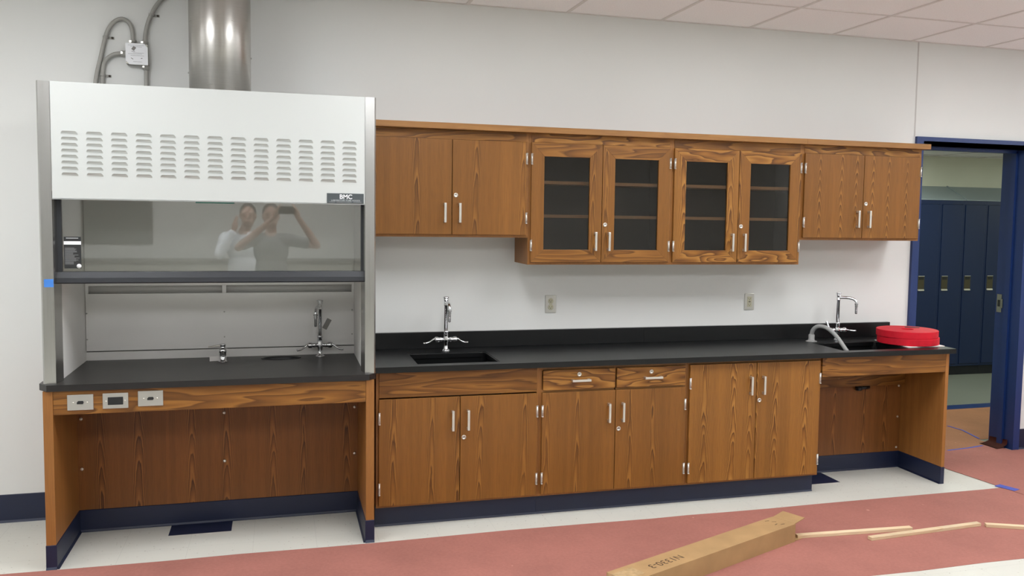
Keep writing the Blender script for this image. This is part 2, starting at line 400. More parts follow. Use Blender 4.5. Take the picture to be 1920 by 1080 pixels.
# ------------------------------------------------------------------ hardware shared by the cabinets
def pull(x, z, yf, parent, horiz=False, L=4.5):
    m = MB(); h = L/2; so = 1.25
    if horiz:
        m.box(x-h, x+h, yf-so, yf-so+0.3, z-0.27, z+0.27, 0.07)
        for sx in (-1, 1): m.box(x+sx*(h-0.3)-0.3, x+sx*(h-0.3)+0.3, yf-so+0.15, yf+0.02, z-0.27, z+0.27, 0.06)
    else:
        m.box(x-0.27, x+0.27, yf-so, yf-so+0.3, z-h, z+h, 0.07)
        for sz in (-1, 1): m.box(x-0.27, x+0.27, yf-so+0.15, yf+0.02, z+sz*(h-0.3)-0.3, z+sz*(h-0.3)+0.3, 0.06)
    return m.build('handle', 'steel_pull', parent)
def lock(x, z, yf, parent):
    m = MB(); m.lathe((x, yf, z), [(0.52, 0.02), (0.52, -0.10), (0.44, -0.17), (0.30, -0.17), (0.28, -0.12), (0.01, -0.12)], 'y', 20)
    l = m.build('lock', 'steel_pull', parent)
    MB().box(x-0.2, x+0.2, yf-0.16, yf-0.11, z-0.04, z+0.04).build('keyhole', 'slot', l)
def hinge(x, z, yf, parent, L=2.5):
    m = MB()
    m.tube([(x, yf-0.16, z-L/2), (x, yf-0.16, z+L/2)], 0.19, 10)
    for k in (-1, 1): m.lathe((x, yf-0.16, z+k*(L/2)), [(0.26, -0.06), (0.26, 0.06)], 'z', 10)
    for k in (-0.3, 0.3): m.lathe((x, yf-0.16, z+k*L/2), [(0.225, -0.03), (0.225, 0.03)], 'z', 10)
    m.box(x-0.24, x+0.24, yf-0.04, yf+0.05, z-L/2+0.05, z+L/2-0.05)
    m.build('hinge', 'steel_pull', parent)

def shell(x0, x1, yb, yf, z0, z1, stile=0.62, bottom_rail=0.65, top_rail=1.0, back=True, lid=True):
    """open-fronted cabinet box with a face edge all round"""
    m = MB(); e = 0.01
    m.box(x0+e, x0+stile, yf, yb-0.03, z0, z1); m.box(x1-stile, x1-e, yf, yb-0.03, z0, z1)
    m.box(x0+stile, x1-stile, yf, yb-0.03, z0, z0+bottom_rail); m.box(x0+stile, x1-stile, yf, yb-0.03 if lid else yf+0.3, z1-0.75 if lid else z1-0.45, z1)
    if top_rail > 0.75: m.box(x0+stile, x1-stile, yf, yf+0.8, z1-top_rail, z1-0.75)
    if back: m.box(x0+stile, x1-stile, yb-0.4, yb-0.03, z0+bottom_rail, z1-0.75)
    return m

W = 36.53; YCF, YDF = -24.25, -25.05
ZB, ZT = 4.75, 34.70
base_pts = dict(pull_top=25.7)

def base_cabinet(i, label, kind, doormat):
    x0, x1 = W*i, W*(i+1)
    t = thing('base_cabinet', label, 'cabinet', ((x0+x1)/2, -12, 0), 'base cabinets under the long worktop')
    shell(x0, x1, -0.3, YCF, ZB, ZT, top_rail=1.0 if kind != 'sink' else 0.5, lid=kind != 'sink').build('body', 'oak_edge', t)
    k = MB(); k.box(x0+0.02, x1-0.02, -22.1, -1, 0, ZB-0.02)
    k.build('toe_kick', 'navy', t)
    c = MB(); c.prism([(-22.1, 0), (-22.5, 0), (-22.4, 0.1), (-22.22, 0.4), (-22.22, 4.6), (-22.1, 4.7)], 'x', x0+0.01, x1-0.01)
    c.build('cove_base', 'navy', t)
    xm = (x0+x1)/2; zt = 33.95 if kind == 'tall' else 28.72
    if kind == 'sink':
        MB().box(x0+0.62, x1-0.62, YCF-0.35, YCF+0.2, 29.0, 34.45, 0.05).build('front_panel', 'oak_h', t)
    for sgn in (-1, 1):
        a, bb = (x0+0.55, xm-0.07) if sgn < 0 else (xm+0.07, x1-0.55)
        dr = MB().box(a, bb, YDF, YCF-0.02, ZB+0.55, zt, 0.07).build('door', doormat, t)
        zp = 28.45 if kind == 'tall' else 23.55
        pull(xm+sgn*1.72, zp, YDF, dr)
        xe = x0+0.62 if sgn < 0 else x1-0.62
        for zh in (((29.5, 9.0) if kind == 'tall' else (24.6, 9.1))): hinge(xe, zh, YDF, dr)
        if sgn > 0: lock(xm+0.85, 24.7 if kind == 'tall' else 19.6, YDF, dr)
    if kind == 'drawer':
        for sgn in (-1, 1):
            a, bb = (x0+0.72, xm-0.22) if sgn < 0 else (xm+0.22, x1-0.72)
            dw = MB().box(a, bb, YDF, YCF-0.02, 29.25, 33.85, 0.08).build('drawer', 'oak_draw', t)
            MB().box(a+0.6, bb-0.6, YCF, -3, 29.6, 33.3).build('drawer_box', 'inside', dw)
            cx = (a+bb)/2+0.2; pull(cx, 31.4, YDF, dw, True); lock(cx-0.3, 32.75, YDF, dw)
        MB().box(xm-0.2, xm+0.2, YCF-0.01, YCF+0.8, 28.7, 33.7).build('divider_rail', 'oak_edge', t)
        MB().box(x0+0.62, x1-0.62, YCF-0.01, YCF+0.8, 28.6, 29.4).build('divider_rail', 'oak_edge_h', t)
    return t
base_cabinet(0, 'oak base cabinet with two doors under the sink next to the fume hood', 'sink', 'oak')
base_cabinet(1, 'oak base cabinet with two drawers above its two doors', 'drawer', 'oak')
base_cabinet(2, 'oak base cabinet with two tall strongly grained doors and no drawers', 'tall', 'oak_fig')

# open knee space with apron at the end of the counter
KX0, KX1 = 3*W, 147.4
t = thing('knee_space_unit', 'open oak knee space under the end sink with apron and end panel', 'cabinet', ((KX0+KX1)/2, -12, 0))
ep = MB(); ep.box(KX1-1.0, KX1, YDF, -1, 4.4, ZT, 0.04); ep.box(KX1-1.0, KX1, YDF+0.15, -1, 0.02, 4.4)
ep.build('end_panel', 'oak_edge', t)
MB().box(KX0+0.02, KX1-1.02, YDF+0.05, YDF+0.85, 29.75, ZT, 0.04).build('apron', 'oak_h', t)
bp_ = MB().box(KX0+0.02, KX1-1.02, -7.9, -7.2, 0.02, ZT-0.1).build('back_panel', 'oak_panel', t)
MB().box(KX0+0.02, KX1-1.02, -9.3, -7.95, 23.6, ZT-0.3, 0.04).build('plumbing_cover', 'oak_h', t)
c = MB()
c.prism([(-7.9, 0), (-8.3, 0), (-8.22, 0.1), (-8.04, 0.4), (-8.02, 4.5), (-7.9, 4.55)], 'x', KX0+0.02, KX1-1.1)
c.prism([(KX1-1.0, 0), (KX1-1.45, 0), (KX1-1.34, 0.1), (KX1-1.16, 0.4), (KX1-1.12, 4.5), (KX1-1.0, 4.55)], 'y', YDF+0.02, -7.9)
c.box(KX1-1.12, KX1+0.04, YDF-0.08, YDF+0.16, 0, 4.5, 0.05)
c.build('cove_base', 'navy', t)
m = MB(); m.lathe((132.0, -8.7, 0), [(0.5, 22.3), (0.9, 22.4), (0.9, 23.59)], 'z', 16); m.tube([(132.2, -8.8, 23.0), (134.0, -8.7, 23.1), (135.3, -8.6, 23.1)], 0.48, 12)
m.build('drain_trap', 'black', t)
for z in (23.0, 14.3, 5.6): MB().lathe((KX1-1.9, -7.9, z), [(0.3, 0.0), (0.3, -0.12), (0.1, -0.2)], 'y', 10).build('screw', 'bright', t)

# ------------------------------------------------------------------ long worktop with two sinks
wt = thing('worktop', 'long black worktop with backsplash running over the base cabinets', 'worktop', (73, -13, 36))
SK = [(8.9, 27.5, -23.55, -8.4, 27.5), (116.2, 135.9, -23.55, -9.6, 30.6)]
CX0, CX1, CYF = -0.65, 148.3, -26.45
m = MB(); xs = [CX0]
for s_ in SK: xs += [s_[0], s_[1]]
xs.append(CX1)
for a, bb in ((xs[0], xs[1]), (xs[2], xs[3]), (xs[4], xs[5])): m.box(a, bb, CYF, -0.05, 34.75, 36.0)
for s_ in SK:
    m.box(s_[0], s_[1], CYF, s_[2], 34.75, 36); m.box(s_[0], s_[1], s_[3], -0.05, 34.75, 36)
bmesh.ops.remove_doubles(m.bm, verts=m.bm.verts, dist=0.001)
fr_e = [e for e in m.bm.edges if all(abs(v.co.y-CYF) < 1e-4 for v in e.verts) and abs(e.verts[0].co.z-e.verts[1].co.z) < 1e-4 and e.calc_length() > 2]
m.build('slab', 'epoxy', wt)
m = MB(); m.box(CX0, 71.4, -1.15, -0.05, 36.01, 40.0, 0.06); m.box(71.43, 146.9, -1.15, -0.05, 36.01, 40.0, 0.06); m.build('backsplash', 'epoxy', wt)
for (a, bb, y0, y1, zb) in SK:
    m = MB(); k = 0.35
    m.box(a-k, bb+k, y0-k, y1+k, zb-k, zb)
    m.box(a-k, a, y0-k, y1+k, zb, 34.74); m.box(bb, bb+k, y0-k, y1+k, zb, 34.74)
    m.box(a, bb, y0-k, y0, zb, 34.74); m.box(a, bb, y1, y1+k, zb, 34.74)
    # rounded lip standing just inside the cut-out and soft inner corners
    m.box(a-0.02, a+0.28, y0, y1, 34.7, 35.9, 0.1); m.box(bb-0.28, bb+0.02, y0, y1, 34.7, 35.9, 0.1)
    m.box(a, bb, y0-0.02, y0+0.28, 34.7, 35.9, 0.1); m.box(a, bb, y1-0.28, y1+0.02, 34.7, 35.9, 0.1)
    for sx, cx in ((1, a), (-1, bb)):
        for sy, cy in ((1, y0), (-1, y1)):
            pts = [(cx, cy)]+[(cx+sx*1.6*(1-math.sin(R(90*q/6))), cy+sy*1.6*(1-math.cos(R(90*q/6)))) for q in range(7)]
            m.prism(pts, 'z', zb, 35.85)
    sb = m.build('sink_basin', 'epoxy', wt)
    MB().lathe(((a+bb)/2, (y0+y1)/2, zb), [(1.6, 0), (1.6, 0.12), (1.1, 0.1), (0.2, 0.05)], 'z', 20).build('drain', 'chrome', sb)

# ------------------------------------------------------------------ laboratory taps
def faucet(loc, label, spout_dir, lv, tagged=False, body_rot=0, nz=1.0):
    t = thing('faucet', label, 'faucet', loc, 'gooseneck laboratory faucets')
    x, y, z = loc; T = Matrix.Translation(Vector(loc)) @ Matrix.Rotation(R(body_rot), 4, 'Z')
    m = MB()
    m.lathe((0, 0, 0), [(1.05, 0), (1.05, 0.18), (0.8, 0.34), (0.56, 0.5), (0.52, 1.5), (0.6, 2.0), (0.72, 2.4), (0.72, 3.0), (0.62, 3.3), (0.55, 4.4), (0.68, 4.45), (0.68, 4.8), (0.45, 4.9)], 'z', 24, T)
    for s_ in (-1, 1):
        m.lathe((0, 0, 2.7), [(0.5, 0.3*s_), (0.5, 1.0*s_), (0.58, 1.05*s_), (0.58, 1.4*s_), (0.5, 1.5*s_), (0.62, 1.8*s_), (0.70, 2.0*s_), (0.70, 2.5*s_), (0.5, 2.75*s_)], 'x', 20, T)
    m.build('body', 'chrome', t)
    m = MB(); m.lathe((0, 0, 0), [(0.42, 4.7), (0.42, 10.9), (0.56, 10.95), (0.56, 11.2), (0.5, 11.25), (0.5, 12.1), (0.62, 12.2), (0.62, 12.45), (0.45, 12.5), (0.72, 12.7), (0.76, 12.95), (0.5, 13.1), (0.05, 13.14)], 'z', 20, T)
    m.build('riser', 'chrome', t)
    Q = Matrix.Translation(Vector(loc)) @ Matrix.Rotation(R(spout_dir), 4, 'Z')
    m = MB(); m.tube([(0.3, 0, 11.7), (2.2, 0, 11.75), (3.9, 0, 11.45), (4.6, 0, 10.8), (4.72, 0, 10.2)], [0.4, 0.4, 0.38, 0.36, 0.36], 14, sub=5, Mx=Q)
    m.build('spout', 'chrome', t)
    m = MB(); pr = [(0.42, 10.3), (0.5, 10.1), (0.34, 9.7), (0.45, 9.5), (0.28, 9.3)]
    z_ = 9.2
    while z_ > 7.6: pr += [(0.36, z_), (0.36, z_-0.12), (0.28, z_-0.16), (0.28, z_-0.24)]; z_ -= 0.28
    pr += [(0.3, 7.5), (0.18, 7.45)]
    m.lathe((4.72, 0, 0), pr[::-1], 'z', 16, Q); m.build('nozzle', 'dark_chrome', t)
    for s_, (ang, rise) in zip((-1, 1), lv):
        a = R(ang)
        dx, dy = math.cos(a), math.sin(a)
        p0 = Vector((2.3*s_, -0.1, 2.75))
        pts = [p0+Vector((dx*u, dy*u, rise*v)) for u, v in ((0, 0.15), (0.6, 0.1), (1.4, -0.55), (2.3, -1.0), (3.1, -1.05))] if rise < 5 else [p0+Vector((dx*u, dy*u, v)) for u, v in ((0, 0), (0.5, 0.8), (0.9, 1.7), (1.2, 2.3))]
        m = MB(); m.tube(pts, [0.3, 0.24, 0.2, 0.22, 0.26], 10, sub=4, Mx=T) if len(pts) == 5 else m.tube(pts, [0.32, 0.28, 0.3, 0.34], 10, sub=4, Mx=T)
        m.build('lever_handle', 'chrome', t)
    if tagged:
        m = MB(); A = Matrix.Translation(Vector(loc)+Vector((1.5, -3.0, 8.1))) @ Matrix.Rotation(R(28), 4, 'Y')
        m.box(-0.55, 0.55, -0.03, 0.03, -1.5, 1.0, 0.02, Mx=A); m.build('paper_tag', 'tag', t)
    return t
faucet((18.4, -5.4, 36), 'chrome lab faucet behind the sink between fume hood and oak counter', -90, ((180, 0.8), (0, 0.8)))
faucet((126.6, -5.6, 36), 'chrome lab faucet with its spout swung aside, behind the end sink', -42, ((115, 9), (-12, 0.25)))
faucet((-10.9, -6.2, 35.6), 'chrome lab faucet with a grey tag inside the fume hood', -104, ((205, 0.9), (-25, 0.9)), True)

# grey hose that loops from a deck flange into the end sink
t = thing('sink_hose', 'grey flexible hose looping from the worktop into the end sink', 'hose', (117.7, -7.0, 36))
MB().lathe((117.7, -7.0, 36), [(1.5, 0.01), (1.5, 0.15), (1.0, 0.3), (0.8, 0.5), (0.8, 1.8), (0.6, 2.0)], 'z', 20).build('flange', 'hose', t)
MB().tube([(117.7, -7.0, 37.6), (117.8, -7.5, 39.2), (118.5, -9.0, 40.35), (119.8, -11.2, 40.0), (120.9, -13.7, 38.2), (121.6, -16.4, 35.6), (122.1, -19.0, 33.0), (122.1, -20.0, 31.4)], 0.55, 12, sub=6).build('hose', 'hose', t)

# red discs on a white sheet at the end of the counter
tag(MB().box(136.6, 148.0, -22.4, -8.5, 36.01, 36.22, 0.04).build('sheet', 'paper', origin=(142, -15, 36)), 'thin white sheet on the black worktop under the two red discs', 'sheet')
def disc(z, label, dx, dy):
    m = MB(); r = 7.9
    m.lathe((142.0+dx, -15.0+dy, z), [(1.6, 0.0), (r-0.12, 0.0), (r-0.02, 0.05), (r, 0.12), (r, 1.68), (r-0.02, 1.75), (r-0.12, 1.8), (1.7, 1.8), (1.6, 1.7), (1.6, 0.0)], 'z', 64, smooth=False)
    return tag(m.build('red_disc', 'red', origin=(142+dx, -15+dy, z)), label, 'disc', 'stacked red discs')
disc(36.23, 'lower thick red disc resting on the white sheet', 0.15, -0.1)
dt = disc(38.05, 'upper thick red disc with a hole on top of another disc', -0.05, 0.1)
m = MB(); m.box(-1.9, 1.9, -0.5, 0.5, 0, 0.12, 0.03, Mx=Matrix.Translation((145.6, -12.2, 39.87)) @ Matrix.Rotation(R(-32), 4, 'Z')); m.build('fastener_strip', 'black', dt)

# ------------------------------------------------------------------ wall cabinets
YUF, YUD = -12.3, -13.07; ZUT = 88.0
def wall_cabinet(i, label, z0, glass, dmat, lockside=1):
    x0, x1 = W*i, W*(i+1)
    t = thing('wall_cabinet', label, 'cabinet', ((x0+x1)/2, -6, z0), 'wall cabinets in a row')
    shell(x0, x1, 0, YUF, z0, ZUT, top_rail=2.2, bottom_rail=0.75).build('body', 'oak_edge', t)
    hm = 'oak_draw' if i in (1, 3) else 'oak_h'
    MB().box(x0+0.62, x1-0.62, YUF-0.12, YUF-0.005, 85.95, ZUT-0.02).build('top_rail', hm, t)
    if glass:
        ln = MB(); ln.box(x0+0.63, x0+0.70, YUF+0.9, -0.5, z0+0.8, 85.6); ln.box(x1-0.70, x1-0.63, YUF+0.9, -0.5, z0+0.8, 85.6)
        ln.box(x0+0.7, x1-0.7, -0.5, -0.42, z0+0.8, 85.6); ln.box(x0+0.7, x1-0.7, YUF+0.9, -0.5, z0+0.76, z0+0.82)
        ln.build('dim_lining', 'inside', t)  # added dark sheets, dimness behind the glass put into their colour
        for zs in (68.3, 76.3): MB().box(x0+0.72, x1-0.72, -11.2, -0.52, zs, zs+0.75, 0.03).build('shelf', 'shelf', t)
    xm = (x0+x1)/2; zb, zt = z0+0.62, 85.85
    for sgn in (-1, 1):
        a, bb = (x0+0.55, xm-0.07) if sgn < 0 else (xm+0.07, x1-0.55)
        if glass:
            dm = dmat[0 if sgn < 0 else 1]; hz = dmat[2 if sgn < 0 else 3]
            st, rt, rb = 3.15, 3.15, 3.0
            m = MB(); m.prism([(a, zb), (a+st, zb+rb), (a+st, zt-rt), (a, zt)], 'y', YUD, YUF-0.02, 0.05)
            m.prism([(bb, zb), (bb, zt), (bb-st, zt-rt), (bb-st, zb+rb)], 'y', YUD, YUF-0.02, 0.05)
            dr = m.build('door', dm, t)
            m = MB(); m.prism([(a, zb), (bb, zb), (bb-st, zb+rb), (a+st, zb+rb)], 'y', YUD, YUF-0.02, 0.05); m.build('rail', hz, dr)
            m = MB(); m.prism([(a, zt), (a+st, zt-rt), (bb-st, zt-rt), (bb, zt)], 'y', YUD, YUF-0.02, 0.05); m.build('rail', hz, dr)
            MB().box(a+st-0.2, bb-st+0.2, YUD+0.38, YUD+0.5, zb+rb-0.2, zt-rt+0.2).build('glass_pane', 'glass', dr)
            zp = z0+5.65
        else:
            dr = MB().box(a, bb, YUD, YUF-0.02, zb, zt, 0.07).build('door', dmat, t); zp = z0+5.6
        pull(xm+sgn*1.72, zp, YUD, dr)
        if sgn > 0: lock(xm+0.85, zp+4.05, YUD, dr)
        xe = x0+0.62 if sgn < 0 else x1-0.62
        for zh in (82.0, z0+4.6): hinge(xe, zh, YUD, dr)
    return t
wall_cabinet(0, 'oak wall cabinet with two solid doors beside the fume hood', 63.5, False, 'oak')
wall_cabinet(1, 'oak glass-door wall cabinet with plain-grained frames beside the shallow hood-side cabinet', 57.1, True, ('oak', 'oak', 'oak_h', 'oak_h'))
wall_cabinet(2, 'oak glass-door wall cabinet with wavy-grained frames next to the last solid-door cabinet', 57.1, True, ('oak_fig', 'oak', 'oak_draw', 'oak_draw'))
wall_cabinet(3, 'oak wall cabinet with two solid arrow-grained doors beside the doorway', 63.5, False, 'oak_cath')
m = MB(); m.box(-0.75, 3*W, -14.65, -0.05, 88.02, 89.4, 0.06); m.box(3*W+0.02, 147.2, -14.65, -0.05, 88.02, 89.4, 0.06)
tag(m.build('top_board', 'oak_edge_h', origin=(73, -7, 88)), 'long oak board capping the whole row of wall cabinets', 'board')

# ------------------------------------------------------------------ fume hood base
HX0, HX1, HYF = -62.5, -1.05, -31.4
t = thing('fume_hood_table', 'open oak table base with navy footing under the fume hood', 'base cabinet', ((HX0+HX1)/2, -16, 0))
PT = 1.7
for a in (HX0, HX1-PT):
    MB().box(a, a+PT, HYF, -3, 0.03, 34.36, 0.05).build('side_panel', 'oak_edge', t)
ap = MB().box(HX0+PT+0.02, HX1-PT-0.02, HYF+0.12, HYF+0.95, 29.75, 34.34, 0.05).build('apron', 'oak_h', t)
MB().box(HX0+PT+0.02, HX1-PT-0.02, -10.5, -9.7, 0.03, 34.3).build('back_panel', 'oak_panel', t)
c = MB(); h = 4.75
c.prism([(-10.5, 0), (-10.95, 0), (-10.85, 0.1), (-10.66, 0.45), (-10.63, h-0.1), (-10.5, h)], 'x', HX0+PT, HX1-PT)
for s_, xi in ((1, HX0+PT), (-1, HX1-PT)):
    c.prism([(xi, 0), (xi+s_*0.5, 0), (xi+s_*0.4, 0.1), (xi+s_*0.16, 0.5), (xi+s_*0.12, h-0.1), (xi, h)], 'y', HYF-0.1, -10.5)
    xo = xi-s_*PT; a, bb = sorted((xo-s_*0.05, xi+s_*0.12))
    c.prism([(HYF+0.05, 0), (HYF-0.5, 0), (HYF-0.42, 0.1), (HYF-0.16, 0.5), (HYF-0.12, h-0.1), (HYF+0.05, h)], 'x', a, bb)
c.build('cove_base', 'navy', t)
for x in (HX0+PT+0.7, -31.6, HX1-PT-0.7):
    for z in (24.4, 13.6): MB().lathe((x, -10.5, z), [(0.34, 0.0), (0.34, -0.12), (0.12, -0.2)], 'y', 10).build('screw', 'bright', t)
def cover_plate(xc, zc, kind, parent, yf):
    m = MB(); m.box(xc-2.25, xc+2.25, yf-0.2, yf, zc-1.5, zc+1.5, 0.08)
    p = m.build('outlet_plate', 'outlet_steel', parent)
    if kind == 'round':
        m = MB(); m.prism([(xc-0.55, zc-0.3), (xc+0.45, zc-0.3), (xc+0.6, zc), (xc+0.45, zc+0.3), (xc-0.35, zc+0.3), (xc-0.6, zc)], 'y', yf-0.3, yf-0.15); m.build('jack', 'black', p)
    else:
        MB().box(xc-1.35, xc+1.35, yf-0.26, yf-0.15, zc-0.75, zc+0.75, 0.05).build('socket', 'black', p)
    for sx in (-1, 1): MB().lathe((xc+sx*(1.65 if kind != 'round' else 1.2), yf-0.2, zc), [(0.14, 0), (0.14, -0.06), (0.05, -0.09)], 'y', 10).build('screw', 'bright', p)
AY = HYF+0.12
cover_plate(-56.1, 32.05, 'round', ap, AY); cover_plate(-50.0, 32.1, 'socket', ap, AY); cover_plate(-43.8, 32.3, 'round', ap, AY)

# hood worktop with chamfered front corners and an oval cup sink
hw = thing('hood_worktop', 'black fume hood worktop with clipped front corners and an oval cup sink', 'worktop', (-31.8, -16, 35.6))
OC, OR = (-19.5, -7.0), (4.1, 1.9)
m = MB(); bm_ = bmesh.new()
out = [(-63.4, -0.3), (-63.4, -29.6), (-61.7, -31.95), (-2.1, -31.95), (-0.68, -30.3), (-0.68, -0.3)]
zt, zb = 35.6, 34.38
N = 40; hole = [(OC[0]+OR[0]*math.cos(2*math.pi*k/N), OC[1]+OR[1]*math.sin(2*math.pi*k/N)) for k in range(N)]
for z in (zt, zb):
    vo = [bm_.verts.new((x, y, z)) for x, y in out]; vh = [bm_.verts.new((x, y, z)) for x, y in hole]
    es = [bm_.edges.new((vo[k], vo[(k+1) % len(vo)])) for k in range(len(vo))]+[bm_.edges.new((vh[k], vh[(k+1) % N])) for k in range(N)]
    bmesh.ops.triangle_fill(bm_, use_beauty=True, use_dissolve=False, edges=es)
    if z == zt: vo1, vh1 = vo, vh
for A, B in ((vo1, vo), (vh1, vh)):
    for k in range(len(A)): bm_.faces.new((A[k], A[(k+1) % len(A)], B[(k+1) % len(A)], B[k]))
bmesh.ops.recalc_face_normals(bm_, faces=bm_.faces)
m._take(bm_); m.build('slab', 'epoxy_hood', hw)
m = MB(); bm_ = bmesh.new(); prev = None
for f, z in ((1.06, 35.62), (1.06, 35.72), (0.97, 35.72), (0.92, 35.4), (0.86, 31.5), (0.2, 31.0)):
    ring = [bm_.verts.new((OC[0]+(x-OC[0])*f, OC[1]+(y-OC[1])*f, z)) for x, y in hole]
    if prev:
        for k in range(N): bm_.faces.new((prev[k], prev[(k+1) % N], ring[(k+1) % N], ring[k]))
    prev = ring
bm_.faces.new(prev); bmesh.ops.recalc_face_normals(bm_, faces=bm_.faces); m._take(bm_, True)
m.build('cup_sink', 'black', hw)

# ------------------------------------------------------------------ fume hood
hd = thing('fume_hood', 'white fume hood with louvred front, glass sash and stainless corner posts', 'fume hood', (-31.8, -16, 35.6))
HF, HT, HB = -30.8, 92.2, 35.62
PX0, PX1 = -60.2, -2.97
for a, s_ in ((-62.5, 1), (-0.75, -1)):
    inner = PX0 if s_ > 0 else PX1
    m = MB(); m.prism([(a, HF+0.35), (a+s_*0.3, HF), (inner-s_*0.05, HF), (inner-s_*0.05, HF+0.5), (inner+s_*0.45, -27.4), (inner+s_*0.45, -26.9), (a, -26.9)], 'z', HB, HT)
    m.build('corner_post', 'stainless', hd)
# louvred front panel
m = MB(); m.box(PX0, PX1, HF+0.05, HF+0.25, 70.5, HT-0.02, 0.03)
m.box(PX0, PX1, HF+0.05, HF+1.1, 70.45, 70.62)
for cidx in range(13):
    for r_ in range(8):
        xc = -57.1+cidx*(51.05/12); zc = 82.85-r_*1.098; y0 = HF+0.04
        hw_, q = 1.42, 0.30
        t_ = bmesh.new()
        bot = [(xc-hw_, y0, zc-0.33), (xc+hw_, y0, zc-0.33)]
        prof = [(-hw_, -0.12, 0.04), (-hw_*0.9, 0.14, 0.3), (-hw_*0.74, 0.28, 0.48), (hw_*0.74, 0.28, 0.48), (hw_*0.9, 0.14, 0.3), (hw_, -0.12, 0.04)]
        top = [t_.verts.new((xc+dx, y0-dep, zc+dz)) for dx, dz, dep in prof]
        bv = [t_.verts.new(p) for p in bot]
        flat = [t_.verts.new((xc+dx, y0+0.02, zc+dz-0.02)) for dx, dz, dep in prof]
        t_.faces.new([bv[0], bv[1]]+top[::-1])
        for k in range(5): t_.faces.new((top[k], top[k+1], flat[k+1], flat[k]))
        t_.faces.new((bv[0], top[0], flat[0])); t_.faces.new((bv[1], flat[5], top[5]))
        bmesh.ops.recalc_face_normals(t_, faces=t_.faces)
        m._take(t_)
m.build('louvred_panel', 'hood_white', hd)
# name plate
npl = MB().box(-10.5, -3.2, HF-0.05, HF+0.08, 70.68, 72.66, 0.02).build('name_plate', 'sign', hd)
MB().text('BMC', 1.25, face_text(-6.75, HF-0.06, 71.95), 0.01, 0.022).build('lettering', 'label_white', npl)
MB().text('LABORATORY FUME HOODS', 0.44, face_text(-6.8, HF-0.06, 71.22), 0.01, 0.004).build('lettering', 'sign_faint', npl)
m = MB()
for k, (a, bb) in enumerate(((-10.0, -8.9), (-8.6, -5.6), (-5.3, -3.7))): m.box(a, bb, HF-0.065, HF-0.04, 70.86, 70.98)
m.build('fine_print', 'label_grey', npl)
# enclosure: outer skin, liner, baffle
m = MB(); m.box(-62.3, -61.9, -26.9, -0.1, HB, HT-1.5); m.box(-1.3, -0.9, -26.9, -0.1, HB, HT-1.5); m.box(-62.3, -0.9, -0.5, -0.1, HB, HT-1.5)
m.box(-62.3, -0.9, HF+0.3, -0.1, HT-2.2, HT-1.5); m.build('casing', 'hood_white', hd)
m = MB(); m.box(-60.6, -60.2, -26.9, -2.3, HB, 84); m.box(-3.0, -2.6, -26.9, -2.3, HB, 84); m.box(-60.2, -3.0, -2.9, -2.5, HB, 37.45); 
m.box(-60.2, -3.0, -26.9, -2.3, 83.5, 84); m.build('liner', 'liner', hd)
MB().box(-60.2, -3.0, -1.6, -1.2, HB, 83.4).build('plenum_back', 'plenum', hd)
m = MB(); yb0, yb1 = -3.4, -3.0
m.box(-60.1, -3.05, yb0, yb1, 37.75, 50.25, 0.03); m.box(-60.1, -3.05, yb0, yb1, 52.0, 83.4, 0.03)
m.box(-32.15, -31.3, yb0, yb1, 50.25, 52.0); m.box(-60.1, -59.5, yb0, yb1, 50.25, 52); m.box(-3.6, -3.05, yb0, yb1, 50.25, 52)
bf = m.build('baffle', 'liner', hd)
for x in (-59.9, -31.75, -3.5):
    for z in (40.3, 46.0): MB().lathe((x, yb0, z), [(0.18, 0), (0.16, -0.05)], 'y', 8).build('screw', 'outlet_steel', bf)
# sash
m = MB(); SY = -28.6
m.box(PX0-0.02, PX0+0.95, SY, SY+0.9, 54.5, 72.0, 0.05); m.box(PX1-0.6, PX1+0.02, SY, SY+0.9, 54.5, 72.0, 0.05)
m.prism([(SY+0.9, 54.5), (SY-0.5, 54.5), (SY-0.7, 54.7), (SY-0.6, 55.6), (SY-0.2, 56.7), (SY+0.9, 56.8)], 'x', PX0, PX1)
sa = m.build('sash', 'sash_black', hd)
MB().box(PX0+0.9, PX1-0.55, SY+0.4, SY+0.6, 56.5, 72.0).build('glass_pane', 'sash_glass', sa)
MB().box(-35.3, -28.2, HF+0.3, HF+0.9, 70.18, 70.46).build('edge_strip', 'teal', hd)
LY = SY+0.39
lb = MB().box(-58.95, -56.0, LY-0.03, LY, 57.35, 63.4).build('warning_label', 'label_black', sa)
m = MB()
rr = random.Random(3); z = 61.2
while z > 58.1:
    m.box(-58.8, -58.8+2.5*(0.55+0.45*rr.random()) if z > 58.6 else -57.3, LY-0.045, LY-0.028, z, z+0.09); z -= 0.19
m.build('fine_print', 'label_grey', lb)
m = MB(); m.box(-58.97, -55.98, LY-0.05, LY-0.03, 61.9, 62.55); m.lathe((-56.4, LY-0.03, 57.8), [(0.42, 0), (0.42, -0.03)], 'y', 20); m.box(-58.55, -56.45, LY-0.05, LY-0.03, 63.08, 63.17)
m.build('label_stripe', 'label_white', lb)
tag(MB().box(-61.9, -60.3, HF-0.05, HF-0.005, 54.0, 55.5).build('painter_tape', 'tape', origin=(-61, HF, 54.7)), 'small piece of blue tape on the stainless post of the fume hood', 'tape')

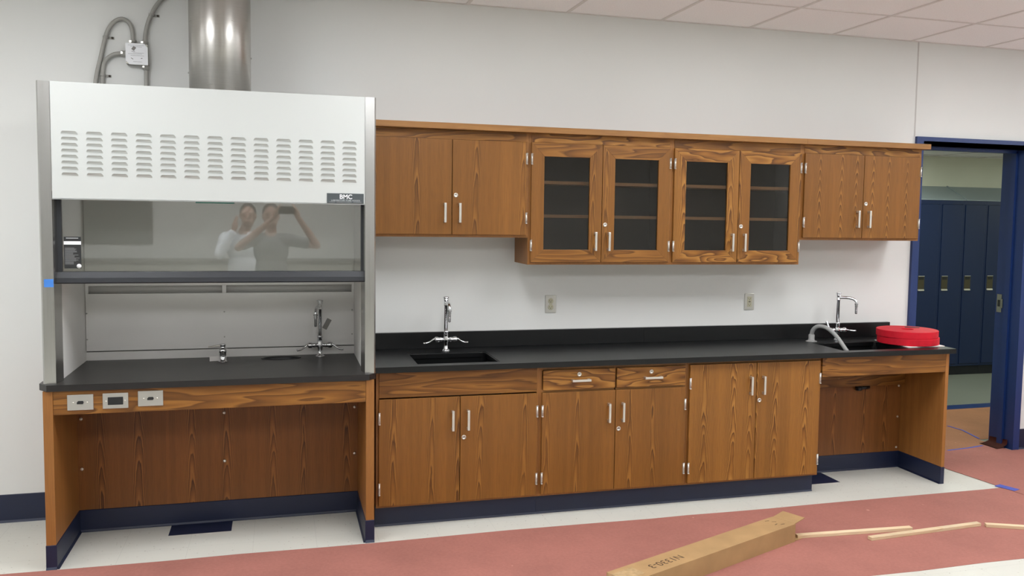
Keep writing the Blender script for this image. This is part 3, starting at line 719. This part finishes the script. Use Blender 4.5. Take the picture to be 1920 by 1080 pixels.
# small gas tap in the hood
t = thing('gas_tap', 'small chrome gas tap with a lever on the fume hood worktop', 'tap', (-31.8, -9.6, 35.6))
MB().lathe((-31.8, -9.6, 35.6), [(0.95, 0.01), (0.95, 0.15), (0.72, 0.25), (0.72, 2.0), (0.8, 2.1), (0.8, 2.9), (0.6, 3.0), (0.6, 3.6), (0.66, 3.65), (0.66, 3.95), (0.2, 4.0)], 'z', 20).build('body', 'chrome', t)
MB().tube([(-31.9, -9.6, 3.5+35.6), (-32.7, -9.7, 39.15), (-34.8, -9.9, 38.95)], [0.2, 0.26, 0.12], 10).build('lever_handle', 'bright', t)
MB().tube([(-31.8, -10.2, 37.9), (-31.7, -11.1, 37.7), (-31.6, -11.6, 37.0)], [0.3, 0.28, 0.22], 10, sub=4).build('nozzle', 'dark_chrome', t)
A = Matrix.Translation((-33.4, -9.0, 36.2)) @ Matrix.Rotation(R(12), 4, 'Z')
MB().box(-1.2, 1.2, -0.02, 0.02, -0.5, 0.55, Mx=A).build('paper_tag', 'paper', t)

# ------------------------------------------------------------------ exhaust duct, junction box, conduits
t = thing('exhaust_duct', 'round stainless exhaust duct rising from the fume hood to the ceiling', 'duct', (-31.45, -14, HT-1.5))
MB().lathe((-31.45, -14, 0), [(6.15, HT-1.45), (6.15, ZC-0.02)], 'z', 72).build('pipe', 'duct', t)
m = MB(); m.lathe((-31.45, -14, 0), [(7.4, HT-1.49), (7.4, HT-1.3), (6.3, HT-1.2), (6.3, HT-0.2), (6.17, HT-0.1)], 'z', 48); m.build('collar', 'duct', t)
for a in (185, 355):
    MB().lathe((-31.45+6.18*math.cos(R(a)), -14+6.18*math.sin(R(a)), 97.3 if a < 200 else 101), [(0.16, -0.16), (0.16, 0.16)], 'z', 8).build('screw', 'zinc', t)

t = thing('junction_box', 'square steel junction box on the wall above the fume hood', 'junction box', (-49.2, 0, 102.4))
MB().box(-51.3, -47.05, -2.1, -0.02, 100.15, 104.6, 0.05).build('box', 'zinc', t)
cvm = MB(); cvm.prism([(-51.4, 100.9), (-50.7, 100.1), (-46.95, 100.1), (-46.95, 103.9), (-47.6, 104.65), (-51.4, 104.65)], 'y', -2.22, -2.12)
cv = cvm.build('cover', 'label_white', t)
for x, z in ((-47.2, 104.3), (-51.1, 100.4)): MB().lathe((x, -2.1, z), [(0.2, 0), (0.2, -0.14)], 'y', 8).build('screw', 'bright', t)
m = MB(); m.box(-0.32, 0.32, -0.012, 0.012, -0.42, 0.42, Mx=Matrix.Translation((-49.75, -2.24, 103.55)) @ Matrix.Rotation(R(35), 4, 'Y'))
m.box(-0.25, 0.25, -0.012, 0.012, -0.07, 0.07, Mx=Matrix.Translation((-50.1, -2.24, 101.35)) @ Matrix.Rotation(R(35), 4, 'Y'))
m.box(-0.16, 0.16, -0.012, 0.012, -0.07, 0.07, Mx=Matrix.Translation((-48.2, -2.24, 101.5)) @ Matrix.Rotation(R(-10), 4, 'Y'))
m.box(-0.35, 0.35, -0.012, 0.012, -0.05, 0.05, Mx=Matrix.Translation((-49.85, -2.24, 102.9)))
for k, z in enumerate((104.2, 103.9, 102.6, 102.35, 102.0, 100.7)): m.box(-50.9+0.5*(k % 3), -47.7-0.4*(k % 2), -2.235, -2.22, z, z+0.05)
m.build('stamped_marks', 'tag', cv)

def conduit(pts, label, conn=None, clamps=(), sub=8):
    t = thing('flexible_conduit', label, 'conduit', pts[0], 'steel conduits around the junction box')
    # spiral armour: small ridges along the run
    P = [Vector(p) for p in pts]; Q = []
    for i in range(len(P)-1):
        p0 = P[max(i-1, 0)]; p1 = P[i]; p2 = P[i+1]; p3 = P[min(i+2, len(P)-1)]
        n = max(6, int((p2-p1).length/0.16))
        for k in range(n):
            u = k/n; Q.append(0.5*((2*p1)+(p2-p0)*u+(2*p0-5*p1+4*p2-p3)*u*u+(3*p1-p0-3*p2+p3)*u**3))
    Q.append(P[-1])
    MB().tube(Q, [0.47 if k % 2 else 0.42 for k in range(len(Q))], 10).build('armour', 'zinc', t)
    if conn:
        (x, y, z), ax = conn; m = MB()
        m.lathe((x, y, z), [(0.62, -0.6), (0.62, 0.1), (0.7, 0.15), (0.7, 0.5)], ax, 12); m.build('connector', 'zinc', t)
        MB().box(x-0.7, x-0.2, y-0.75, y-0.45, z-0.2, z+0.35, 0.06).build('screw', 'bright', t)
    for (x, z) in clamps:
        m = MB(); m.lathe((x, -0.8, z), [(0.56, -0.25), (0.56, 0.25)], 'z', 12); m.box(x+0.3, x+1.6, -0.18, -0.04, z-0.3, z+0.25, 0.03)
        cl = m.build('clamp', 'zinc', t)
        MB().lathe((x+1.25, -0.18, z), [(0.24, 0), (0.24, -0.12)], 'y', 8).build('screw', 'slot', cl)
conduit([(-57.7, -0.8, 91.5), (-57.55, -0.8, 96.6), (-56.3, -0.8, 102.4), (-55.2, -0.8, 106.8), (-53.9, -0.8, 109.0), (-52.3, -0.8, 109.9), (-50.9, -0.8, 109.3), (-50.2, -0.8, 107.6), (-50.05, -0.9, 105.0)],
        'tall looping steel conduit beside the square junction box', ((-50.05, -0.95, 105.0), 'z'), ((-55.5, 105.8),))
conduit([(-56.3, -0.8, 91.5), (-56.25, -0.8, 96.6), (-55.9, -0.8, 100.2), (-54.3, -0.8, 102.0), (-52.6, -0.8, 102.5), (-51.7, -0.9, 102.5)],
        'short steel conduit bending into the side of the junction box', ((-51.8, -0.95, 102.5), 'x'), ((-56.2, 97.6),))
conduit([(-47.7, -0.9, 104.9), (-47.5, -0.8, 107.2), (-46.7, -0.8, 110.3), (-44.9, -0.8, 113.8), (-42.0, -0.8, 116.6), (-38.5, -0.8, ZC-0.3)],
        'steel conduit curving from the junction box up to the ceiling', ((-47.7, -0.95, 105.0), 'z'), ((-46.3, 111.2),))
conduit([(-47.5, -0.9, 99.9), (-47.5, -0.85, 96.5), (-47.5, -0.8, 91.5)], 'straight steel conduit dropping from the junction box behind the fume hood', ((-47.5, -0.95, 99.8), 'z'))

# ------------------------------------------------------------------ wall outlets over the worktop
def outlet(x, z, label, dbl):
    t = thing('wall_outlet', label, 'outlet', (x, 0, z), 'steel wall outlets above the worktop')
    MB().box(x-1.42, x+1.42, -0.22, -0.01, z-2.25, z+2.25, 0.08).build('plate', 'outlet_steel', t)
    m = MB()
    if dbl:
        for s_ in (-1, 1): m.lathe((x, -0.2, z+s_*0.78), [(0.72, 0.0), (0.72, -0.08), (0.6, -0.1)], 'y', 20)
        m.box(x-0.35, x+0.35, -0.29, -0.2, z-0.3, z+0.3)
    else: m.box(x-0.68, x+0.68, -0.3, -0.2, z-1.4, z+1.4, 0.05)
    r_ = m.build('receptacle', 'outlet_ivory', t)
    m = MB()
    for s_ in (-1, 1):
        m.box(x-0.32, x-0.24, -0.33, -0.28, z+s_*0.78-0.05, z+s_*0.78+0.25); m.box(x+0.22, x+0.30, -0.33, -0.28, z+s_*0.78-0.05, z+s_*0.78+0.25)
        m.lathe((x, -0.29, z+s_*0.78-0.28), [(0.11, 0), (0.11, -0.03)], 'y', 8)
    if not dbl: m.box(x-0.3, x+0.3, -0.34, -0.28, z-0.12, z+0.12)
    m.build('slots', 'slot', r_)
outlet(46.1, 46.4, 'steel duplex wall outlet nearest the fume hood, above the black backsplash', True)
outlet(102.4, 46.3, 'steel wall outlet with tall insert nearest the end sink', False)

# ------------------------------------------------------------------ floor coverings
m = MB(); m.box(-42.6, -30.0, -17.4, -5.0, 0, 0.03); m.box(108.5, 121.3, -17.3, -5.0, 0, 0.03)
struct(m.build('floor_tile', 'navy_tile', fl))

def sheet(name, outline, m, label, z0, th=0.06, amp=0.05, cat='floor paper'):
    """paper laid flat: an outline cut into strips with a slight waviness and its own thickness"""
    mb = MB(); mb.prism(outline, 'z', z0, z0+th)
    return tag(mb.build(name, m, origin=(outline[0][0], outline[0][1], z0)), label, cat)
rr = random.Random(11)
top = []
x = -85.0
while x < 230:
    top.append((x, -32.0+(rr.random()-.5)*0.7)); x += 9+rr.random()*10
bot = []
x = 230.0
while x > -85:
    bot.append((x, -73.65+(rr.random()-.5)*0.5)); x -= 12+rr.random()*14
sheet('floor_paper', top+bot, 'rosin', 'long strip of red building paper along the cabinet fronts', 0.01)
sheet('floor_paper', [(158.0, -11.0), (158.1, -14), (159.9, -30), (161.4, -45), (165.0, -110), (262-0.5, -110), (262-0.5, -1.0), (196, -1.0), (192.0, -1.0), (192.0, 6.5), (173, 3.4), (157.2, 1.2), (157.0, -1.0), (158.0, -1.0)], 'rosin',
      'wide sheet of red building paper leading in from the doorway', 0.09)
sheet('floor_paper', [(157.2, 1.3), (173, 3.5), (192.0, 6.6), (192.0, 12.5), (260, 13), (300, 54.5), (100, 51.0), (100, 13), (157.2, 12.5)], 'kraft', 'sheet of brown building paper on the hallway floor', 0.03)
# curled corner of paper against the jamb
m = MB(); bmx = bmesh.new(); n = 8; A, B = [], []
for k in range(n+1):
    u = k/n; zz = 0.18+2.6*u**2.0; xx = 188.6+3.75*min(1, 1.5*u)
    A.append(bmx.verts.new((xx, 1.0, zz))); B.append(bmx.verts.new((xx+0.1, 8.4, zz*0.8)))
for k in range(n): bmx.faces.new((A[k], A[k+1], B[k+1], B[k]))
r_ = bmesh.ops.solidify(bmx, geom=list(bmx.faces), thickness=0.06); bmesh.ops.recalc_face_normals(bmx, faces=bmx.faces)
m._take(bmx, True); tag(m.build('paper_scrap', 'rosin', origin=(190, 4, 0)), 'curled scrap of red paper pushed up against the blue door jamb', 'paper')
def strip(pts, wd, label, m='tape_floor', z0=0.16, cat='tape', name='floor_tape'):
    L = []; Rr_ = []
    P = [Vector((x, y, 0)) for x, y in pts]
    for k, p in enumerate(P):
        d_ = (P[min(k+1, len(P)-1)]-P[max(k-1, 0)]).normalized(); nn = Vector((-d_.y, d_.x, 0))*wd/2
        L.append((p.x+nn.x, p.y+nn.y)); Rr_.append((p.x-nn.x, p.y-nn.y))
    return tag(MB().prism(L+Rr_[::-1], 'z', z0, z0+0.03).build(name, m, origin=(pts[0][0], pts[0][1], z0)), label, cat)
strip([(172.5, 3.2), (181, 4.2), (187.5, 5.6)], 0.75, 'wrinkled blue tape at the edge of the red paper inside the doorway')
strip([(195.5, 30.5), (196.0, 24.0), (192.9, 13.2)], 0.7, 'thin blue tape along the brown paper seam in the hallway')
strip([(100, 54.2), (200, 55.6), (300, 57.4)], 6.2, 'straight blue stripe of tape across the hallway floor', z0=0.08, m='door_blue')
strip([(160.2, -30.0), (160.7, -31.6), (161.9, -35.0)], 2.6, 'blue tape patch where the two red papers meet')
strip([(158.3, -13.2), (160.15, -30.2)], 0.28, 'thin dark line along the edge of the doorway paper', m='slot', z0=0.1)  # dark line drawn along the overlapping sheet edge

# small red cap on the floor behind the end panel
tag(MB().lathe((149.2, -19.6, 1.55), [(0.3, -1.0), (1.0, -1.0), (1.35, -0.8), (1.5, -0.5), (1.5, 0.5), (1.35, 0.8), (1.0, 1.0), (0.3, 1.0)], 'x', 24).build('red_plug', 'red', origin=(149.2, -19.6, 0.05)), 'small round red cap on the floor behind the oak end panel', 'cap')

# cardboard box
t = thing('cardboard_box', 'long brown cardboard box with handwritten code lying on the red paper', 'box', (61, -60, 0.08))
p0 = Vector((37.3, -68.2, 0)); p1 = Vector((83.2, -48.0, 0)); ux = (p1-p0).normalized(); uy = Vector((ux.y, -ux.x, 0))
Lb = (p1-p0).length; Wb = 6.0; Hb = 3.9
BM = Matrix(((ux.x, uy.x, 0, p0.x), (ux.y, uy.y, 0, p0.y), (0, 0, 1, 0.08), (0, 0, 0, 1)))
m = MB(); k = 0.14
m.box(0, Lb, 0, Wb, 0, k, Mx=BM); m.box(0, Lb, 0, Wb, Hb-k, Hb, 0.04, Mx=BM); m.box(0, Lb, 0, k, k, Hb-k, Mx=BM); m.box(0, Lb, Wb-k, Wb, k, Hb-k, Mx=BM)
m.box(0, k, k, Wb-k, k, Hb-k, Mx=BM); m.box(Lb-5, Lb-5+k, k, Wb-k, k, Hb-k, Mx=BM)
m.build('carton', 'card', t)
fm = BM @ Matrix.Translation((Lb, Wb, 0)) @ Matrix.Rotation(R(-48), 4, 'Z'); MB().box(0, 3.0, -k, 0, 0.3, Hb-0.2, Mx=fm).build('flap', 'card', t)
fm = BM @ Matrix.Translation((Lb, 0, Hb)) @ Matrix.Rotation(R(-9), 4, 'Y') @ Matrix.Rotation(R(0), 4, 'Y'); MB().box(0, 3.6, 0.2, Wb-0.2, -k, 0, Mx=fm).build('flap', 'card', t)
fm = BM @ Matrix.Translation((Lb, 0, 0.05)) @ Matrix.Rotation(R(3), 4, 'Y'); MB().box(0, 3.0, 0.3, Wb-0.2, 0, k, Mx=fm).build('flap', 'card', t)
m = MB(); m.box(-0.06, 5.2, 1.3, 4.7, Hb+0.005, Hb+0.03, Mx=BM); m.box(-0.07, -0.01, 0.3, Wb-0.3, 0.4, Hb+0.02, Mx=BM); m.build('tape', 'clear_tape', t)
TM = BM @ Matrix.Translation((14.2, 3.1, Hb+0.02)) @ Matrix.Rotation(R(180), 4, 'X') @ Matrix.Rotation(R(180), 4, 'X')
# lettering reads from the far side of the box
TM = BM @ Matrix.Translation((12.4, 3.2, Hb+0.015)) @ Matrix.Scale(-1, 4, (0, 1, 0)) @ Matrix.Rotation(R(180), 4, 'Z')
MB().text('N1330-3', 2.5, TM, 0.006, -0.01).build('lettering', 'marker', t)
m = MB()
for q, (a, bb, c_) in enumerate(((Lb-3.4, 1.1, 20), (Lb-2.6, 2.3, 35), (Lb-3.6, 3.6, -10), (Lb-2.4, 4.4, 15))):
    m.box(-0.5, 0.5, -0.07, 0.07, 0, 0.02, Mx=BM @ Matrix.Translation((a, bb, Hb+0.005)) @ Matrix.Rotation(R(c_), 4, 'Z'))
m.build('scribble', 'marker', t)

def stick(a, bb, label, wd=1.35, h=0.7):
    a, bb = Vector(a), Vector(bb); d_ = (bb-a); L = d_.length; an = math.atan2(d_.y, d_.x)
    m = MB(); m.box(0, L, -wd/2, wd/2, 0, h, 0.06, Mx=Matrix.Rotation(an, 4, 'Z'))
    o = m.build('wood_stick', 'pine', origin=(0, 0, 0)); o.location = Vector((a.x, a.y, 0.08))*S
    return tag(o, label, 'stick', 'pale wooden sticks on the red paper')
stick((87.2, -51.4), (115.2, -53.2), 'pale wooden stick with one end at the open box')
stick((102.0, -56.6), (132.4, -54.6), 'pale wooden stick lying in the middle of three in a row')
stick((133.3, -55.6), (156.0, -66.2), 'pale wooden stick running out of the picture, farthest from the box')

# ------------------------------------------------------------------ hallway lockers
def locker(k):
    LW = 12.25; x0 = 234.3+LW*k; x1 = x0+LW; yf = 115.0
    names = ['navy hallway locker mostly hidden by the blue door jamb on the cabinet side', 'first full navy locker seen through the doorway from the cabinet side',
             'second full navy locker seen through the doorway from the cabinet side', 'third full navy locker seen through the doorway from the cabinet side',
             'fourth full navy locker seen through the doorway, next to the deep far jamb']
    t = thing('locker', names[k], 'locker', ((x0+x1)/2, 121, 0), 'navy lockers in the hallway')
    m = MB(); m.box(x0+0.02, x1-0.02, yf+0.1, 127.9, 4.1, 78.0); m.box(x0+0.02, x0+0.7, yf-0.1, yf+0.2, 4.1, 78.0); m.box(x1-0.7, x1-0.02, yf-0.1, yf+0.2, 4.1, 78.0); m.box(x0+0.7, x1-0.7, yf-0.1, yf+0.2, 76.4, 78.0); m.box(x0+0.7, x1-0.7, yf-0.1, yf+0.2, 4.1, 4.9)
    m.build('body', 'locker', t)
    MB().box(x0+0.02, x1-0.02, yf+0.4, 127.9, 0.1, 4.08).build('plinth', 'locker_dark', t)
    m = MB(); m.box(x0+0.85, x1-0.85, yf-0.35, yf+0.05, 5.1, 76.2, 0.12); dr = m.build('door', 'locker', t)
    m = MB(); xa = x0+1.7; m.box(xa, xa+3.3, yf-0.45, yf-0.3, 38.6, 44.6, 0.05); lt = m.build('latch', 'latch', dr)
    m = MB(); m.box(xa+0.4, xa+2.9, yf-0.5, yf-0.4, 43.0, 44.2); m.build('recess', 'black', lt)
    m = MB(); m.prism([(yf-0.3, 38.3), (yf-0.9, 38.2), (yf-0.8, 38.7), (yf-0.4, 38.9)], 'x', xa, xa+3.1); m.box(xa+0.2, xa+3.3, yf-0.5, yf-0.3, 44.5, 44.7); m.build('lip', 'bright', lt)
    return t
for k in range(5): locker(k)
m = MB()
prof = [(114.6, 78.05), (114.6, 78.5), (127.95, 84.6), (127.95, 78.05)]
m.prism(prof, 'x', 200, 272.2); m.prism(prof, 'x', 272.3, 330)
m.prism([(114.4, 78.3), (114.4, 78.7), (127.9, 84.95), (127.9, 84.5)], 'x', 272.0, 272.7)
tag(m.build('locker_sloped_cover', 'locker_top', origin=(260, 121, 78)), 'sloping grey cap along the top of the navy lockers', 'locker cap')

# ------------------------------------------------------------------ far side of the room and the two people mirrored in the sash
M['low_grey'] = mat('low_cabinet_grey', (150, 148, 140), 0.5); M['low_top'] = mat('low_cabinet_top', (120, 118, 112), 0.45); M['board_grey'] = mat('notice_board_felt', (112, 116, 112), 0.9, var=0.06, vscale=12)
M['skin'] = mat('skin', (166, 134, 118), 0.55); M['shirt_grey'] = mat('shirt_grey', (122, 124, 124), 0.85); M['shirt_white'] = mat('shirt_white', (214, 217, 222), 0.85)
M['trousers'] = mat('trousers_dark', (62, 64, 70), 0.85); M['hair'] = mat('hair_dark', (52, 44, 40), 0.7)
t = thing('low_cabinet', 'long low grey cabinet along the far wall, mirrored in the fume hood sash', 'cabinet', (-40, YF+12, 0))
m = MB(); m.box(-150, 90, YF+0.1, YF+22, 4, 41.8, 0.1); m.box(-149, 89, YF+0.1, YF+20, 0, 4); m.build('body', 'low_grey', t)
MB().box(-151, 91, YF+0.1, YF+23.4, 41.82, 43.2, 0.1).build('top', 'low_top', t)
for k in range(10): MB().box(-149+23.8*k, -126.2+23.8*k, YF+22.02, YF+22.7, 5, 41, 0.08).build('door', 'low_grey', t)
t = thing('notice_board', 'grey notice board on the far wall, mirrored in the fume hood sash', 'notice board', (-99, YF, 61))
MB().box(-115, -83, YF+0.02, YF+0.7, 51, 72, 0.05).build('panel', 'board_grey', t)
m = MB()
for a in ((-115.6, -82.4, 50.4, 51.3), (-115.6, -82.4, 71.7, 72.6), (-115.6, -114.7, 51.3, 71.7), (-83.3, -82.4, 51.3, 71.7)): m.box(a[0], a[1], YF+0.02, YF+1.1, a[2], a[3], 0.06)
m.build('frame', 'low_top', t)

def blend(parts, voxel, name, m, parent):
    """tapered limbs and rounded masses fused into one continuous skin"""
    mb = MB()
    for p in parts:
        if p[0] == 'cap':
            _, pts, rad = p; P = [Vector(q) for q in pts]
            mb.tube(pts, rad, 14, sub=4 if len(pts) > 2 else 0)
            for q, r_ in ((P[0], rad[0]), (P[-1], rad[-1])):
                mb.lathe(q, [(r_*math.sin(R(a_)), -r_*math.cos(R(a_))) for a_ in (1, 20, 45, 70, 90, 110, 135, 160, 179)], 'z', 14)
        else:
            _, c, r_ = p; mb.lathe((0, 0, 0), [(math.sin(R(a_)), -math.cos(R(a_))) for a_ in range(1, 180, 10)]+[(0.017, 1)], 'z', 20, Mx=Matrix.Translation(c) @ Matrix.Diagonal((*r_, 1)))
    o = mb.build(name, m, parent)
    md = o.modifiers.new('r', 'REMESH'); md.mode = 'VOXEL'; md.voxel_size = voxel*S; md.use_smooth_shade = True
    sm = o.modifiers.new('s', 'SMOOTH'); sm.factor = 0.5; sm.iterations = 3
    bpy.context.view_layer.update()
    me = bpy.data.meshes.new_from_object(o.evaluated_get(bpy.context.evaluated_depsgraph_get()))
    o.modifiers.clear(); old = o.data; o.data = me; bpy.data.meshes.remove(old)
    if not me.materials: me.materials.append(M[m])
    return o
def hand(wrist, tip_dir, palm_n, curl, side):
    """palm, four unequal fingers and a thumb leaving the side of the palm"""
    w_ = Vector(wrist); d_ = Vector(tip_dir).normalized(); n_ = Vector(palm_n).normalized(); s_ = d_.cross(n_)*side
    out = [('cap', [w_, w_+d_*1.8], [1.05, 1.35]), ('cap', [w_+d_*1.2+s_*0.8, w_+d_*3.2+s_*1.1], [0.75, 0.7]), ('cap', [w_+d_*1.2-s_*0.8, w_+d_*3.2-s_*1.1], [0.75, 0.65])]
    for k, L in enumerate((2.7, 3.1, 2.9, 2.2)):
        o_ = w_+d_*3.3+s_*(1.35-0.9*k); c1 = o_+d_*L*0.45+n_*curl*0.4; c2 = c1+d_*L*0.3*(1-0.5*curl)+n_*curl*0.9; c3 = c2+d_*L*0.25*(1-curl)+n_*curl*0.8
        out.append(('cap', [o_, c1, c2, c3], [0.42, 0.4, 0.36, 0.3]))
    b_ = w_+d_*0.9+s_*1.1
    out.append(('cap', [b_, b_+s_*1.1+d_*0.9+n_*0.3, b_+s_*1.4+d_*2.1+n_*(0.4+curl)], [0.6, 0.48, 0.36]))
    return out
def person(x, y, label, shirt, trousers, hair, arms, head_dx=0, long_sleeve=False):
    t = thing('person', label, 'person', (x, y, 0), 'people mirrored in the sash')
    hx = x+head_dx; hz = 66.3
    P = []
    P += [('ell', (hx, y, hz+0.4), (3.2, 4.0, 4.5)), ('ell', (hx, y+1.2, hz-2.3), (2.6, 2.9, 2.6)), ('cap', [(x, y-0.6, 58.5), (hx, y-0.2, 63.5)], [2.3, 2.2])]
    P += [('cap', [(hx, y+3.6, hz+0.6), (hx, y+4.5, hz-0.7)], [0.45, 0.62]), ('cap', [(hx-0.9, y+3.7, hz-2.4), (hx+0.9, y+3.7, hz-2.4)], [0.45, 0.45]), ('cap', [(hx-1.9, y+3.2, hz+1.3), (hx+1.9, y+3.2, hz+1.3)], [0.5, 0.5])]
    for sx in (-1, 1): P.append(('ell', (hx+sx*3.2, y-0.2, hz), (0.45, 0.85, 1.25)))
    P += [('ell', (x, y, 52), (6.6, 4.2, 8)), ('ell', (x, y, 43), (5.8, 4.0, 7)), ('cap', [(x-6.3, y, 56.6), (x+6.3, y, 56.6)], [2.5, 2.5]), ('ell', (x, y-0.3, 37.5), (6.4, 4.5, 4.5))]
    for sx in (-1, 1):
        P.append(('cap', [(x+sx*3.3, y, 36), (x+sx*3.6, y+0.3, 20), (x+sx*3.8, y-0.4, 11), (x+sx*3.9, y-0.6, 3.2)], [3.3, 2.3, 2.1, 1.5]))
        P.append(('cap', [(x+sx*3.9, y-1.2, 1.5), (x+sx*4.4, y+5.5, 1.1)], [1.4, 1.05]))
    SL = []
    for (sh, el, wr, tip, pn, curl, side) in arms:
        P.append(('cap', [sh, tuple(Vector(sh).lerp(Vector(el), .5)), el], [2.2, 1.9, 1.55])); P.append(('cap', [el, tuple(Vector(el).lerp(Vector(wr), .4)), wr], [1.55, 1.5, 1.0]))
        P += hand(wr, tip, pn, curl, side)
        SL.append(('cap', [sh, tuple(Vector(sh).lerp(Vector(el), 0.95 if long_sleeve else 0.62))], [2.7, 2.35]))
        if long_sleeve: SL.append(('cap', [el, tuple(Vector(el).lerp(Vector(wr), .85))], [2.1, 1.6]))
    b_ = blend(P, 0.34, 'body', 'skin', t)
    blend([('ell', (x, y, 52), (7.1, 4.7, 7.5)), ('ell', (x, y, 44), (6.6, 4.8, 8)), ('cap', [(x-6.2, y, 56.5), (x+6.2, y, 56.5)], [3.0, 3.0]), ('ell', (x, y-0.2, 38.5), (7.0, 5.1, 3.5))]+SL, 0.4, 'shirt', shirt, t)
    L = [('ell', (x, y-0.3, 37.2), (6.7, 4.8, 4.3))]
    for sx in (-1, 1): L.append(('cap', [(x+sx*3.3, y, 36), (x+sx*3.6, y+0.3, 20), (x+sx*3.8, y-0.4, 11), (x+sx*3.9, y-0.6, 3.6)], [3.7, 2.8, 2.6, 2.3]))
    blend(L, 0.4, 'trousers', trousers, t)
    for sx in (-1, 1): blend([('cap', [(x+sx*3.9, y-1.4, 1.7), (x+sx*4.4, y+5.9, 1.35)], [1.68, 1.32])], 0.35, 'shoe', 'black', t)
    blend([('ell', (hx, y-0.9, hz+1.6), (3.55, 3.9, 4.05)), ('ell', (hx, y-2.6, hz-0.6), (3.2, 2.4, 3.4))], 0.35, 'hair', hair, t)
    for sx in (-1, 1): MB().lathe((0, 0, 0), [(0.02, -1), (0.7, -.7), (1, 0), (0.7, .7), (0.02, 1)], 'z', 12, Mx=Matrix.Translation((hx+sx*1.25, y+3.45, hz+0.45)) @ Matrix.Diagonal((0.5, 0.3, 0.3, 1))).build('eye', 'slot', b_)
    return t
px, py = -23.2, -234.0
person(px, py, 'person in a grey shirt holding up a phone, mirrored in the fume hood sash', 'shirt_grey', 'trousers', 'hair',
       [((px-7.4, py, 56.6), (px-12.8, py+4.5, 53.5), (-21.4, -225.4, 66.2), (0.25, 0.55, 1.0), (0.9, 0.2, 0), 0.45, -1),
        ((px+7.4, py, 56.6), (px+18.5, py+3.0, 54.5), (-12.6, -225.4, 66.4), (-0.25, 0.55, 1.0), (-0.9, 0.2, 0), 0.45, 1)])
ph = thing('phone', 'dark phone held up in both hands, mirrored in the fume hood sash', 'phone', (-19.6, -222.4, 69))
MB().box(-20.2, -14.0, -222.6, -222.25, 67.5, 70.6, 0.12).build('phone_body', 'black', ph)
MB().box(-19.9, -14.3, -222.64, -222.59, 67.7, 70.4).build('screen', 'slot', ph)
MB().lathe((-19.6, -222.25, 69.1), [(0.3, 0), (0.3, 0.08), (0.2, 0.08)], 'y', 16).build('lens', 'dark_chrome', ph)
px, py = -35.0, -257.0
person(px, py, 'person in a white shirt with one hand raised to the head, mirrored in the sash', 'shirt_white', 'trousers', 'hair',
       [((px-7.4, py, 56.6), (px-9.5, py+5.5, 49.5), (px-3.4, py+5.6, 60.6), (0.12, -0.35, 1.0), (0.8, -0.4, 0), 0.2, -1),
        ((px+7.4, py, 56.6), (px+9.4, py-0.6, 46.5), (px+9.6, py+2.2, 36.6), (0, 0.15, -1.0), (-1, 0, 0), 0.25, -1)], head_dx=2.0, long_sleeve=True)

# ------------------------------------------------------------------ camera
cam = bpy.data.cameras.new('camera'); co = bpy.data.objects.new('camera', cam); C.objects.link(co)
f = Vector((0.28727047, 0.95506496, -0.07298354)); r = Vector((0.95783283, -0.28688002, 0.01600393)); u = r.cross(f)
mx = Matrix((r, u, -f)).transposed().to_4x4(); mx.translation = Vector((-19.593, -220.391, 69.126))*S
co.matrix_world = mx
cam.sensor_width = 36; cam.lens = 1705.2/1920*36
cam.shift_x = -77.007/1920; cam.shift_y = -13.445/1920
cam.clip_start = 0.05
sc = bpy.context.scene; sc.camera = co
wd = bpy.data.worlds.new('world'); sc.world = wd; wd.use_nodes = True
wd.node_tree.nodes['Background'].inputs[0].default_value = (0.8, 0.85, 0.9, 1); wd.node_tree.nodes['Background'].inputs[1].default_value = 0.3
sc.view_settings.view_transform = 'Standard'; sc.view_settings.look = 'None'; sc.view_settings.gamma = 1; sc.view_settings.use_curve_mapping = False
sc.view_settings.exposure = 0.0
for o in list(bpy.data.objects):
    if '_o' in o.keys(): del o['_o']
